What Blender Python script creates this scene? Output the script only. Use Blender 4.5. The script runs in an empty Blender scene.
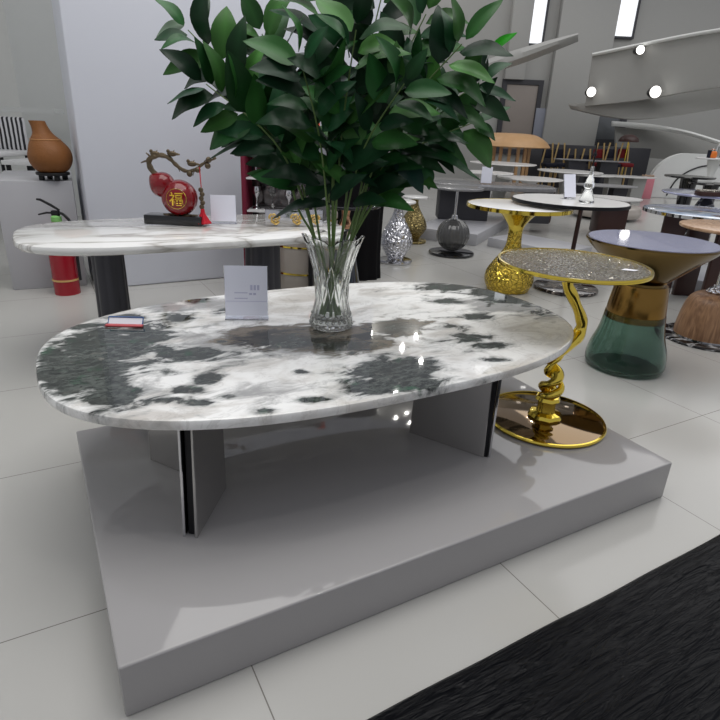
import bpy, bmesh, math, random
from mathutils import Vector, Matrix, noise
random.seed(7)
PI = math.pi
C = bpy.context.scene.collection
# ------------------------------------------------------------------ survey of the photograph
F, TH, RO, H = 567.5, math.radians(22.31), math.radians(2.62), 1.2
def ray(x, y):
    u = (x-360)/F; v = -(y-360)/F
    c, s = math.cos(RO), math.sin(RO)
    u, v = c*u - s*v, s*u + c*v
    return Vector((u, math.cos(TH)+v*math.sin(TH), -math.sin(TH)+v*math.cos(TH)))
def P(x, y, z=0.0):                       # point at height z
    r = ray(x, y); t = (z-H)/r.z
    return Vector((r.x*t, r.y*t, z))
def PY(x, y, Y):                          # point at distance Y
    r = ray(x, y); t = Y/r.y
    return Vector((r.x*t, Y, r.z*t+H))
def pr(p):
    z = p.z-H; c = p.y*math.cos(TH)-z*math.sin(TH)
    u = p.x/c; v = (p.y*math.sin(TH)+z*math.cos(TH))/c
    C_, S_ = math.cos(RO), math.sin(RO); u, v = C_*u+S_*v, -S_*u+C_*v
    return 360+F*u, 360-F*v
def size(px, Y):  return px/F*Y
# ------------------------------------------------------------------ materials
def lin(c):
    return tuple(((x/255)/12.92 if x/255 <= .04045 else ((x/255+.055)/1.055)**2.4) for x in c)
def nt(m): return m.node_tree.nodes, m.node_tree.links
def mat(name, rgb, rough=.5, metal=0, trans=0, ior=1.45, coat=0, var=.04, vscale=8, bump=0, bscale=60, spec=.5, emit=None):
    m = bpy.data.materials.new(name); m.use_nodes = True
    n, l = nt(m); b = n['Principled BSDF']
    b.inputs['Roughness'].default_value = rough; b.inputs['Metallic'].default_value = metal
    b.inputs['Transmission Weight'].default_value = trans; b.inputs['IOR'].default_value = ior
    b.inputs['Coat Weight'].default_value = coat; b.inputs['Specular IOR Level'].default_value = spec
    b.inputs['Coat Roughness'].default_value = .04
    c = lin(rgb)
    tc = n.new('ShaderNodeTexCoord'); no = n.new('ShaderNodeTexNoise'); no.inputs['Scale'].default_value = vscale
    no.inputs['Detail'].default_value = 4
    l.new(tc.outputs['Object'], no.inputs['Vector'])
    mx = n.new('ShaderNodeMix'); mx.data_type = 'RGBA'
    mx.inputs[6].default_value = tuple(x*(1-var) for x in c)+(1,)
    mx.inputs[7].default_value = tuple(min(1, x*(1+var)) for x in c)+(1,)
    l.new(no.outputs['Fac'], mx.inputs[0]); l.new(mx.outputs[2], b.inputs['Base Color'])
    if bump:
        n2 = n.new('ShaderNodeTexNoise'); n2.inputs['Scale'].default_value = bscale
        l.new(tc.outputs['Object'], n2.inputs['Vector'])
        bp = n.new('ShaderNodeBump'); bp.inputs['Strength'].default_value = bump; bp.inputs['Distance'].default_value = .01
        l.new(n2.outputs['Fac'], bp.inputs['Height']); l.new(bp.outputs['Normal'], b.inputs['Normal'])
    if emit:
        b.inputs['Emission Color'].default_value = lin(emit[0])+(1,); b.inputs['Emission Strength'].default_value = emit[1]
    return m
def hammered(name, rgb, scale=40, dist=.006, rough=.18):
    m = mat(name, rgb, rough, 1); n, l = nt(m); b = n['Principled BSDF']
    tc = n.new('ShaderNodeTexCoord'); v = n.new('ShaderNodeTexVoronoi'); v.inputs['Scale'].default_value = scale
    v.feature = 'DISTANCE_TO_EDGE'
    mr = n.new('ShaderNodeMapRange'); mr.interpolation_type = 'SMOOTHSTEP'; mr.inputs[1].default_value = 0; mr.inputs[2].default_value = .38
    bp = n.new('ShaderNodeBump'); bp.inputs['Strength'].default_value = 1; bp.inputs['Distance'].default_value = dist
    l.new(tc.outputs['Object'], v.inputs['Vector']); l.new(v.outputs['Distance'], mr.inputs[0]); l.new(mr.outputs[0], bp.inputs['Height'])
    l.new(bp.outputs['Normal'], b.inputs['Normal'])
    cr = n.new('ShaderNodeValToRGB'); c = lin(rgb)
    cr.color_ramp.elements[0].color = tuple(x*.5 for x in c)+(1,); cr.color_ramp.elements[1].color = c+(1,)
    cr.color_ramp.elements[0].position = .02; cr.color_ramp.elements[1].position = .16
    l.new(v.outputs['Distance'], cr.inputs['Fac']); l.new(cr.outputs['Color'], b.inputs['Base Color'])
    return m
M = {}
M['wallgrey'] = mat('wall_grey', (158, 158, 155), .6, var=.02)
M['wallpale'] = mat('wall_pale', (214, 216, 214), .5, var=.02)
M['pillar'] = mat('pillar_paint', (214, 217, 226), .55, var=.01, vscale=1)
M['plinth'] = mat('plinth_grey', (176, 176, 180), .3, var=.02)
M['chrome'] = mat('chrome', (205, 205, 208), .08, 1)
M['nickel'] = mat('black_nickel', (178, 176, 174), .2, .75, var=.03)
M['darkmetal'] = mat('dark_metal', (32, 32, 35), .3, .6)
M['gold'] = mat('polished_gold', (232, 205, 88), .1, 1)
M['palebrass'] = mat('pale_brass', (206, 178, 124), .3, .7)
M['goldbrown'] = mat('bronze_mirror', (134, 114, 90), .06, 1, var=.03)
M['brass'] = mat('brushed_brass', (140, 108, 56), .2, 1, var=.2, vscale=5)
M['hamgold'] = hammered('hammered_gold', (240, 208, 90), 30, .006)
M['hamsilver'] = hammered('hammered_silver', (235, 235, 240), 30, .006)
M['hamold'] = hammered('hammered_old_gold', (165, 148, 100), 36, .006, .25)
M['foil'] = hammered('crackled_foil', (226, 220, 208), 80, .016, .15)
M['glass'] = mat('clear_glass', (250, 252, 250), .0, trans=1, ior=1.5, var=0)
M['greenglass'] = mat('green_glass', (162, 188, 177), .01, trans=1, ior=1.35, var=.03)
M['smoke'] = mat('smoked_glass', (92, 92, 92), .06, trans=.35, ior=1.4, coat=.5)
M['acrylic'] = mat('acrylic', (244, 246, 252), .0, trans=1, ior=1.12, var=0)
M['card'] = mat('lavender_card', (240, 242, 255), .6, var=.02)
M['cardwhite'] = mat('white_card', (240, 240, 246), .5, var=.01)
M['ink'] = mat('pale_ink', (196, 197, 222), .6)
M['red'] = mat('red_paint', (150, 6, 30), .25, coat=.4)
M['redlacq'] = mat('dark_red_lacquer', (116, 4, 16), .2, coat=.25, var=.15, vscale=12)
M['redcord'] = mat('red_cord', (190, 18, 40), .7)
M['burgundy'] = mat('burgundy_cloth', (108, 14, 44), .7)
M['black'] = mat('matt_black', (18, 18, 20), .5)
M['blackcloth'] = mat('black_cloth', (10, 9, 12), .85, spec=.2)
M['blackgloss'] = mat('black_gloss', (16, 16, 18), .1, coat=.5)
M['rubber'] = mat('black_rubber', (20, 20, 24), .4)
M['bronze'] = mat('dark_bronze_branch', (92, 80, 62), .4, .6, var=.3, vscale=40, bump=.4)
M['clay'] = mat('brown_clay', (128, 80, 36), .6, var=.12, vscale=14, bump=.3, bscale=90)
M['whiteglaze'] = mat('white_sintered_stone', (236, 235, 233), .25, coat=.15, var=.05, vscale=6)
M['whitelac'] = mat('white_lacquer', (222, 222, 222), .3)
M['greylac'] = mat('grey_lacquer', (150, 150, 152), .3)
M['darkwood'] = mat('dark_walnut', (58, 34, 30), .35, var=.25, vscale=5)
M['granite'] = mat('dark_granite', (118, 118, 120), .2, var=.6, vscale=80)
M['charcoal'] = mat('charcoal_block', (52, 52, 57), .5)
M['pink'] = mat('dusty_pink', (206, 128, 140), .7, var=.1)
M['navy'] = mat('navy_fabric', (24, 26, 42), .8)
M['redfab'] = mat('dark_red_fabric', (112, 16, 24), .8)
M['tan'] = mat('tan_veneer', (196, 156, 112), .45, var=.1)
M['orange'] = mat('orange_plastic', (226, 120, 40), .4)
M['orangered'] = mat('orange_red_card', (240, 78, 24), .5)
M['beige'] = mat('mushroom_lacquer', (172, 164, 156), .25, coat=.3)
M['blueblack'] = mat('blue_black_glass', (26, 34, 48), .08, coat=1)
M['cream'] = mat('cream_rose', (222, 188, 108), .35, .3, var=.15, vscale=40)
M['stemgreen'] = mat('leaf_stem_green', (96, 122, 66), .5, var=.15, vscale=30)
M['label'] = mat('label_green', (130, 190, 110), .5)
M['yellow'] = mat('yellow_strap', (206, 170, 110), .5)
M['blue'] = mat('blue_edge', (60, 96, 150), .5)
M['reded'] = mat('red_edge', (190, 80, 84), .5)
M['bluetop'] = mat('lavender_mirror_top', (176, 180, 216), .1, coat=1, var=.2, vscale=3)
M['window'] = mat('daylight_glass', (255, 255, 255), .4, emit=((235, 240, 245), .85))

def stripes_wood(name, a, b, scale, rough=.45):
    m = mat(name, a, rough); n, l = nt(m); bs = n['Principled BSDF']
    tc = n.new('ShaderNodeTexCoord'); mp = n.new('ShaderNodeMapping'); mp.inputs['Scale'].default_value = (15, 15, 1.3)
    no = n.new('ShaderNodeTexNoise'); no.inputs['Scale'].default_value = scale; no.inputs['Detail'].default_value = 8
    no.inputs['Distortion'].default_value = 1.2
    cr = n.new('ShaderNodeValToRGB')
    cr.color_ramp.elements[0].color = lin(a)+(1,); cr.color_ramp.elements[1].color = lin(b)+(1,)
    cr.color_ramp.elements[0].position = .35; cr.color_ramp.elements[1].position = .65
    l.new(tc.outputs['Object'], mp.inputs[0]); l.new(mp.outputs[0], no.inputs['Vector'])
    l.new(no.outputs['Fac'], cr.inputs[0]); l.new(cr.outputs[0], bs.inputs['Base Color'])
    return m
M['oak'] = stripes_wood('oak_grain', (118, 86, 62), (160, 124, 92), 2.4)
M['oaktop'] = stripes_wood('oak_top', (158, 124, 96), (196, 162, 130), 2, .25)

def vein_marble(name, base, vein, sc=2.2, rough=.08):
    m = mat(name, base, rough, coat=.3); n, l = nt(m); b = n['Principled BSDF']
    tc = n.new('ShaderNodeTexCoord'); mp = n.new('ShaderNodeMapping'); mp.inputs['Scale'].default_value = (.45, 1.5, 1)
    mp.inputs['Rotation'].default_value = (0, 0, .25)
    no = n.new('ShaderNodeTexNoise'); no.inputs['Scale'].default_value = sc; no.inputs['Detail'].default_value = 6; no.inputs['Distortion'].default_value = .8
    s = n.new('ShaderNodeMath'); s.operation = 'SUBTRACT'; s.inputs[1].default_value = .5
    a = n.new('ShaderNodeMath'); a.operation = 'ABSOLUTE'
    cr = n.new('ShaderNodeValToRGB'); cr.color_ramp.elements[0].color = lin(vein)+(1,); cr.color_ramp.elements[1].color = lin(base)+(1,)
    cr.color_ramp.elements[1].position = .07
    e = cr.color_ramp.elements.new(.025); e.color = lin(tuple((i*2+j*3)/5 for i, j in zip(vein, base)))+(1,)
    l.new(tc.outputs['Object'], mp.inputs[0]); l.new(mp.outputs[0], no.inputs['Vector'])
    l.new(no.outputs['Fac'], s.inputs[0]); l.new(s.outputs[0], a.inputs[0]); l.new(a.outputs[0], cr.inputs[0])
    l.new(cr.outputs[0], b.inputs['Base Color']); return m
M['veinmarble'] = vein_marble('white_veined_marble', (238, 238, 236), (176, 172, 166), 3.0)
M['darkmarble'] = vein_marble('dark_marble', (34, 26, 26), (180, 170, 160), 9)
M['blackmarble'] = vein_marble('black_marble', (16, 16, 17), (190, 190, 190), 7)

def floor_material():
    m = mat('polished_floor_tile', (182, 181, 177), .16, var=.03, vscale=1.2, spec=.45); n, l = nt(m); b = n['Principled BSDF']
    tc = n.new('ShaderNodeTexCoord'); mp = n.new('ShaderNodeMapping'); mp.vector_type = 'POINT'
    mp.inputs['Rotation'].default_value = (0, 0, -.5203)
    sx = n.new('ShaderNodeSeparateXYZ'); l.new(tc.outputs['Object'], mp.inputs[0]); l.new(mp.outputs[0], sx.inputs[0])
    outs = []
    for k, off in ((0, 1.068), (1, 2.85)):
        a = n.new('ShaderNodeMath'); a.operation = 'SUBTRACT'; a.inputs[1].default_value = off-.78/2
        l.new(sx.outputs[k], a.inputs[0])
        q = n.new('ShaderNodeMath'); q.operation = 'WRAP'; q.inputs[1].default_value = .78; q.inputs[2].default_value = 0
        l.new(a.outputs[0], q.inputs[0])
        d = n.new('ShaderNodeMath'); d.operation = 'SUBTRACT'; d.inputs[1].default_value = .39; l.new(q.outputs[0], d.inputs[0])
        e = n.new('ShaderNodeMath'); e.operation = 'ABSOLUTE'; l.new(d.outputs[0], e.inputs[0])
        g = n.new('ShaderNodeMath'); g.operation = 'LESS_THAN'; g.inputs[1].default_value = .0016; l.new(e.outputs[0], g.inputs[0]); outs.append(g)
    mxm = n.new('ShaderNodeMath'); mxm.operation = 'MAXIMUM'; l.new(outs[0].outputs[0], mxm.inputs[0]); l.new(outs[1].outputs[0], mxm.inputs[1])
    old = b.inputs['Base Color'].links[0].from_socket
    mx = n.new('ShaderNodeMix'); mx.data_type = 'RGBA'; l.new(mxm.outputs[0], mx.inputs[0]); l.new(old, mx.inputs[6])
    mx.inputs[7].default_value = lin((120, 117, 112))+(1,); l.new(mx.outputs[2], b.inputs['Base Color']); return m
M['floor'] = floor_material()
M['platform'] = mat('glossy_white_platform', (162, 160, 160), .05, var=.012, vscale=2, spec=.5, coat=0)

def hero_marble():
    m = mat('pandora_marble', (235, 235, 232), .03, spec=.6); n, l = nt(m); b = n['Principled BSDF']
    tc = n.new('ShaderNodeTexCoord')
    at = n.new('ShaderNodeAttribute'); at.attribute_name = 'zones'
    sp = n.new('ShaderNodeSeparateColor'); l.new(at.outputs['Color'], sp.inputs[0])
    def N(scale, det=7, dist=0., rough=.6, vec=None):
        o = n.new('ShaderNodeTexNoise'); o.inputs['Scale'].default_value = scale; o.inputs['Detail'].default_value = det
        o.inputs['Distortion'].default_value = dist; o.inputs['Roughness'].default_value = rough
        l.new(vec or tc.outputs['Object'], o.inputs['Vector']); return o.outputs['Fac']
    def mth(op, a, c=None, d=None):
        o = n.new('ShaderNodeMath'); o.operation = op
        for i, v in enumerate((a, c, d)):
            if v is None: continue
            if isinstance(v, (int, float)): o.inputs[i].default_value = v
            else: l.new(v, o.inputs[i])
        return o.outputs[0]
    def ss(v, lo, hi):
        o = n.new('ShaderNodeMapRange'); o.interpolation_type = 'SMOOTHSTEP'
        o.inputs[1].default_value = lo; o.inputs[2].default_value = hi; l.new(v, o.inputs[0]); return o.outputs[0]
    def mix(f, a, c):
        o = n.new('ShaderNodeMix'); o.data_type = 'RGBA'
        for s, v in ((0, f), (6, a), (7, c)):
            if isinstance(v, tuple): o.inputs[s].default_value = lin(v)+(1,)
            else: l.new(v, o.inputs[s])
        return o.outputs[2]
    mp = n.new('ShaderNodeMapping'); mp.inputs['Scale'].default_value = (1, 1.9, 1); l.new(tc.outputs['Object'], mp.inputs[0])
    edge = N(9, 8, .5, .62, mp.outputs[0]); fine = N(38, 8, .4, .7, mp.outputs[0]); soft = N(4.2, 6, .7, .6, mp.outputs[0])
    base = mix(ss(soft, .42, .7), (246, 246, 244), (204, 200, 194))
    vn = mth('ABSOLUTE', mth('SUBTRACT', N(5.5, 8, 1.2, .6), .5))
    base = mix(mth('MULTIPLY', mth('SUBTRACT', 1.0, ss(vn, .0, .022)), .18), base, (128, 122, 116))
    # cloudy grey zones (blue)
    base = mix(mth('MULTIPLY', ss(mth('ADD', sp.outputs[2], mth('MULTIPLY', mth('SUBTRACT', edge, .5), 1.6)), .35, .8), .8), base, (136, 136, 136))
    dark = mix(ss(fine, .36, .66), (22, 28, 28), (88, 94, 90))
    dark = mix(mth('MULTIPLY', ss(soft, .45, .62), .6), dark, (44, 46, 42))
    dark = mix(mth('MULTIPLY', ss(N(12, 5, .5), .58, .70), .7), dark, (24, 82, 54))
    dark = mix(mth('MULTIPLY', ss(N(15, 6, 1.), .60, .75), .5), dark, (150, 146, 138))
    dm = ss(mth('ADD', sp.outputs[0], mth('MULTIPLY', mth('SUBTRACT', edge, .5), 2.2)), .40, .66)
    brown = mix(ss(edge, .40, .66), (30, 33, 31), (122, 112, 98))
    bm_ = ss(mth('ADD', sp.outputs[1], mth('MULTIPLY', mth('SUBTRACT', edge, .5), 1.9)), .38, .68)
    halo = ss(mth('ADD', sp.outputs[0], mth('MULTIPLY', mth('SUBTRACT', edge, .5), 2.2)), .12, .5)
    base = mix(mth('MULTIPLY', halo, .55), base, (150, 152, 150))
    col = mix(bm_, base, brown); col = mix(dm, col, dark)
    l.new(col, b.inputs['Base Color']); return m
M['hero'] = hero_marble()

def leaf_material():
    m = mat('glossy_leaf', (30, 62, 34), .38, spec=.22); n, l = nt(m); b = n['Principled BSDF']
    at = n.new('ShaderNodeAttribute'); at.attribute_name = 'leafcol'
    l.new(at.outputs['Color'], b.inputs['Base Color']); return m
M['leaf'] = leaf_material()

def leather():
    m = mat('black_leather', (6, 7, 11), .34, spec=.14); n, l = nt(m); b = n['Principled BSDF']
    tc = n.new('ShaderNodeTexCoord'); mp = n.new('ShaderNodeMapping'); mp.inputs['Rotation'].default_value = (0, 0, -.9)
    mp.inputs['Scale'].default_value = (7, 55, 1)
    no = n.new('ShaderNodeTexNoise'); no.inputs['Scale'].default_value = 1; no.inputs['Detail'].default_value = 3; no.inputs['Distortion'].default_value = 1.3
    bp = n.new('ShaderNodeBump'); bp.inputs['Strength'].default_value = .7; bp.inputs['Distance'].default_value = .012
    l.new(tc.outputs['Object'], mp.inputs[0]); l.new(mp.outputs[0], no.inputs['Vector']); l.new(no.outputs['Fac'], bp.inputs['Height'])
    l.new(bp.outputs['Normal'], b.inputs['Normal']); return m
M['leather'] = leather()
def checker():
    m = mat('patterned_glass_top', (170, 190, 215), .08, coat=1); n, l = nt(m); b = n['Principled BSDF']
    tc = n.new('ShaderNodeTexCoord'); v = n.new('ShaderNodeTexVoronoi'); v.distance = 'CHEBYCHEV'; v.inputs['Scale'].default_value = 9
    cr = n.new('ShaderNodeValToRGB'); cr.color_ramp.interpolation = 'CONSTANT'
    cr.color_ramp.elements[0].color = lin((196, 208, 226))+(1,)
    for p_, c_ in ((.3, (120, 136, 158)), (.5, (226, 228, 236)), (.72, (156, 178, 208)), (.88, (110, 90, 96))):
        e = cr.color_ramp.elements.new(p_); e.color = lin(c_)+(1,)
    l.new(tc.outputs['Object'], v.inputs['Vector']); l.new(v.outputs['Color'], cr.inputs[0]); l.new(cr.outputs[0], b.inputs['Base Color']); return m
M['checker'] = checker()
def zebra():
    m = mat('striped_fabric', (235, 235, 235), .5); n, l = nt(m); b = n['Principled BSDF']
    tc = n.new('ShaderNodeTexCoord'); w = n.new('ShaderNodeTexWave'); w.inputs['Scale'].default_value = 7; w.inputs['Distortion'].default_value = 1.2
    cr = n.new('ShaderNodeValToRGB'); cr.color_ramp.elements[0].color = (.015, .015, .02, 1); cr.color_ramp.elements[1].color = (.7, .7, .72, 1)
    cr.color_ramp.elements[0].position = .45; cr.color_ramp.elements[1].position = .55
    l.new(tc.outputs['Object'], w.inputs['Vector']); l.new(w.outputs['Fac'], cr.inputs[0]); l.new(cr.outputs[0], b.inputs['Base Color']); return m
M['zebra'] = zebra()
# ------------------------------------------------------------------ geometry helpers
def thing(name, label, cat, loc=(0, 0, 0), rz=0, group=None):
    o = bpy.data.objects.new(name, None); C.objects.link(o); o.empty_display_size = .1
    o.location = loc; o.rotation_euler = (0, 0, rz); o['label'] = label; o['category'] = cat
    if group: o['group'] = group
    return o
def tag(o, label, cat, group=None, kind=None):
    o['label'] = label; o['category'] = cat
    if group: o['group'] = group
    if kind: o['kind'] = kind
    return o
def obj(name, bm, m, parent=None, loc=(0, 0, 0), rot=(0, 0, 0), smooth=True, label=None):
    me = bpy.data.meshes.new(name)
    bmesh.ops.recalc_face_normals(bm, faces=bm.faces)
    bm.to_mesh(me); bm.free()
    me.materials.append(M[m] if isinstance(m, str) else m)
    if smooth:
        me.polygons.foreach_set('use_smooth', [True]*len(me.polygons))
        try: me.set_sharp_from_angle(angle=math.radians(40))
        except Exception: pass
    o = bpy.data.objects.new(name, me); C.objects.link(o); o.location = loc; o.rotation_euler = rot
    if parent: o.parent = parent
    if label: o['label'] = label
    return o
def struct(name, bm, m, loc=(0, 0, 0), rot=(0, 0, 0)):
    o = obj(name, bm, m, None, loc, rot); o['kind'] = 'structure'; return o
def box(bm, c, s, rz=0, bev=0, seg=2, mtx=None):
    r = bmesh.ops.create_cube(bm, size=1); vs = r['verts']
    bmesh.ops.scale(bm, vec=s, verts=vs)
    if bev:
        es = list({e for v in vs for e in v.link_edges})
        rr = bmesh.ops.bevel(bm, geom=es, offset=bev, segments=seg, affect='EDGES', profile=.5)
        vs = list({v for f in rr['faces'] for v in f.verts} | {v for v in vs if v.is_valid})
    if mtx is not None: bmesh.ops.transform(bm, matrix=mtx, verts=vs)
    if rz: bmesh.ops.rotate(bm, cent=(0, 0, 0), matrix=Matrix.Rotation(rz, 3, 'Z'), verts=vs)
    bmesh.ops.translate(bm, vec=c, verts=vs); return bm
def B(*a, **k): return box(bmesh.new(), *a, **k)
def lathe(prof, seg=48, c=(0, 0, 0), bm=None, fx=None, sy=1):
    bm = bm or bmesh.new(); rings = []
    for (r, z) in prof:
        if r < 1e-5: rings.append([bm.verts.new((c[0], c[1], c[2]+z))]); continue
        ring = []
        for i in range(seg):
            a = 2*PI*i/seg; rr = r*(fx(a, z) if fx else 1)
            ring.append(bm.verts.new((c[0]+rr*math.cos(a), c[1]+rr*math.sin(a)*sy, c[2]+z)))
        rings.append(ring)
    for a, b in zip(rings, rings[1:]):
        if len(a) == 1 and len(b) == 1: continue
        for i in range(seg):
            j = (i+1) % seg
            if len(a) == 1: bm.faces.new((a[0], b[j], b[i]))
            elif len(b) == 1: bm.faces.new((a[i], a[j], b[0]))
            else: bm.faces.new((a[i], a[j], b[j], b[i]))
    return bm
def smooth_prof(pts, n=6):
    out = []
    for i in range(len(pts)-1):
        p0 = pts[max(i-1, 0)]; p1 = pts[i]; p2 = pts[i+1]; p3 = pts[min(i+2, len(pts)-1)]
        for k in range(n):
            t = k/n
            out.append(tuple(max(0, .5*((2*p1[d])+(-p0[d]+p2[d])*t+(2*p0[d]-5*p1[d]+4*p2[d]-p3[d])*t*t+(-p0[d]+3*p1[d]-3*p2[d]+p3[d])*t**3)) if d == 0 else
                             .5*((2*p1[d])+(-p0[d]+p2[d])*t+(2*p0[d]-5*p1[d]+4*p2[d]-p3[d])*t*t+(-p0[d]+3*p1[d]-3*p2[d]+p3[d])*t**3) for d in range(2)))
    out.append(pts[-1]); return out
def tube(path, rad, seg=10, bm=None, closed=True):
    bm = bm or bmesh.new(); pts = [Vector(p) for p in path]; n = len(pts)
    rs = rad if isinstance(rad, (list, tuple)) else [rad]*n
    rings = []; up = Vector((0, 0, 1)); prev = None
    for i, p in enumerate(pts):
        d = (pts[min(i+1, n-1)]-pts[max(i-1, 0)]).normalized()
        if prev is None:
            a = d.cross(up); a = a if a.length > .05 else d.cross(Vector((0, 1, 0)))
            a.normalize()
        else:
            a = prev-d*prev.dot(d); a.normalize()
        prev = a; b = d.cross(a)
        rings.append([bm.verts.new(p+rs[i]*(a*math.cos(2*PI*k/seg)+b*math.sin(2*PI*k/seg))) for k in range(seg)])
    for a, b in zip(rings, rings[1:]):
        for k in range(seg): bm.faces.new((a[k], a[(k+1) % seg], b[(k+1) % seg], b[k]))
    if closed:
        bm.faces.new(rings[0][::-1]); bm.faces.new(rings[-1])
    return bm
def spline(pts, n=8):
    P_ = [Vector(p) for p in pts]; out = []
    for i in range(len(P_)-1):
        p0, p1, p2, p3 = P_[max(i-1, 0)], P_[i], P_[i+1], P_[min(i+2, len(P_)-1)]
        for k in range(n):
            t = k/n; out.append(.5*((2*p1)+(-p0+p2)*t+(2*p0-5*p1+4*p2-p3)*t*t+(-p0+3*p1-3*p2+p3)*t**3))
    out.append(P_[-1]); return out
def prism(poly, z0, z1, bm=None, bev=0):
    bm = bm or bmesh.new()
    lo = [bm.verts.new((x, y, z0)) for x, y in poly]; hi = [bm.verts.new((x, y, z1)) for x, y in poly]
    n = len(poly)
    for i in range(n): bm.faces.new((lo[i], lo[(i+1) % n], hi[(i+1) % n], hi[i]))
    bm.faces.new(lo[::-1]); t = bm.faces.new(hi)
    if bev: bmesh.ops.bevel(bm, geom=list(t.edges), offset=bev, segments=3, affect='EDGES', profile=.5)
    return bm
def hull_panel(bot, top, th):     # vertical trapezoid plate: bot/top = two (x,y,z) points each, thickness th
    bm = bmesh.new(); b0, b1 = map(Vector, bot); t0, t1 = map(Vector, top)
    d = (b1-b0); d.z = 0; d.normalize(); n = Vector((-d.y, d.x, 0))*th/2
    v = [bm.verts.new(p) for p in (b0-n, b1-n, b1+n, b0+n, t0-n, t1-n, t1+n, t0+n)]
    for f in ((0, 3, 2, 1), (4, 5, 6, 7), (0, 1, 5, 4), (1, 2, 6, 5), (2, 3, 7, 6), (3, 0, 4, 7)): bm.faces.new([v[i] for i in f])
    bmesh.ops.bevel(bm, geom=list(bm.edges), offset=min(.0015, th*.2), segments=1, affect='EDGES')
    return bm
def disc(r, z0, z1, edge=.006, seg=64, sy=1):
    e = min(edge, (z1-z0)*.45)
    return lathe([(0, z0), (r-e, z0), (r-e*.3, z0+e*.3), (r, z0+e), (r, z1-e), (r-e*.3, z1-e*.3), (r-e, z1), (0, z1)], seg, sy=sy)
def superell(a, b, n, seg=240):
    out = []
    for i in range(seg):
        t = 2*PI*i/seg; c, s = math.cos(t), math.sin(t)
        out.append((a*math.copysign(abs(c)**(2/n), c), b*math.copysign(abs(s)**(2/n), s)))
    return out
def slab(outline, z0, z1, e, rings=1, bm=None, under=0):
    bm = bm or bmesh.new(); R = []
    def ring(s_in, z):
        out = []
        for x, y in outline:
            L = math.hypot(x, y); k = (L-s_in)/L
            out.append(bm.verts.new((x*k, y*k, z)))
        R.append(out)
    prof = [(e*1.0+under, z0), (e*.3+under*.4, z0+e*.3+under*.1), (0, z0+e+under*.3), (0, z1-e), (e*.3, z1-e*.3), (e, z1)]
    for s, z in prof: ring(s, z)
    for k in range(1, rings):
        f = 1-k/rings
        R.append([bm.verts.new((x*(1-e/math.hypot(x, y))*f, y*(1-e/math.hypot(x, y))*f, z1)) for x, y in outline])
    n = len(outline)
    for a, b in zip(R, R[1:]):
        for i in range(n): bm.faces.new((a[i], a[(i+1) % n], b[(i+1) % n], b[i]))
    ct = bm.verts.new((0, 0, z1)); cb = bm.verts.new((0, 0, z0))
    for i in range(n):
        bm.faces.new((R[-1][i], R[-1][(i+1) % n], ct)); bm.faces.new((R[0][(i+1) % n], R[0][i], cb))
    return bm
# ------------------------------------------------------------------ the setting
struct('floor', B((3, 8, -.05), (34, 26, .1)), 'floor')
BW = 16.5
struct('wall_back', B((6, BW+.1, 3.2), (32, .2, 6.4)), 'wallgrey')
struct('wall_left', B((-4.6, 8, 2.6), (.2, 17, 5.2)), 'wallpale')
# white pillar behind the marble table: front face runs at about 31 degrees
A0 = P(125, 287); B0 = P(226, 278); dp = (B0-A0).normalized(); np_ = Vector((-dp.y, dp.x, 0))
def on_face(px, py, off=0):
    r = ray(px, py); base = A0+np_*off; t = (base.dot(np_))/r.dot(np_); p = r*t; return Vector((p.x, p.y, p.z+H))
pl = on_face(73, 109); prt = on_face(385, 100)
wid = (prt-pl).dot(dp); mid = (pl+prt)/2; ang = math.atan2(dp.y, dp.x)
struct('wall_centre', B((0, 0, 2.2), (wid, .5, 4.4), bev=.02), 'pillar', loc=(mid.x+np_.x*.25, mid.y+np_.y*.25, 0), rot=(0, 0, ang))
# grey return wall behind the clay pot
a = PY(8, 60, 7.4); b = PY(66, 60, 7.4)
struct('wall_recess', B((0, 0, 2.2), ((b.x-a.x)+.9, .15, 4.4)), 'wallpale', loc=((a.x+b.x)/2+.55, 7.4, 0))
# glass shelf line on the left
p = PY(26, 110, 6.9)
g = struct('trim_shelf_left', B((0, 0, 0), (.75, .22, .05)), 'wallpale', loc=p)
# back wall fittings
def wall_panel(name, x0, y0, x1, y1, Y, m, th=.06, frame=None):
    a = PY(x0, y0, Y); b = PY(x1, y1, Y)
    w = abs(b.x-a.x); h = abs(a.z-b.z)
    o = struct(name, B((0, 0, 0), (w, th, h), bev=.01), m, loc=((a.x+b.x)/2, Y, (a.z+b.z)/2))
    if frame:
        bm = bmesh.new(); f = frame
        for sx in (-1, 1): box(bm, (sx*(w/2+f/2), 0, 0), (f, th+.06, h+2*f))
        for sz in (-1, 1): box(bm, (0, 0, sz*(h/2+f/2)), (w, th+.06, f))
        fr = obj('frame', bm, 'charcoal' if frame < .2 else 'wallpale', o)
    return o
wall_panel('window_1', 531, -8, 541, 44, BW-.05, 'window', frame=.05)
wall_panel('window_2', 620, -8, 631, 37, BW-.05, 'window', frame=.05)
wall_panel('door_1', 507, 84, 529, 150, BW-.05, mat('taupe_door', (136, 128, 122), .5), frame=.12)
wall_panel('trim_1', 536, 108, 558, 150, BW-.08, mat('blue_grey_panel', (124, 128, 140), .5), th=.12)
wall_panel('window_3', 592, 113, 616, 140, BW-.06, mat('dark_pane', (92, 95, 98), .2), frame=.16)
wall_panel('trim_2', 564, -10, 592, 150, BW-.12, 'wallgrey', th=.24)
wall_panel('trim_3', 515, -10, 523, 80, BW-.12, 'wallgrey', th=.24)
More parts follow.
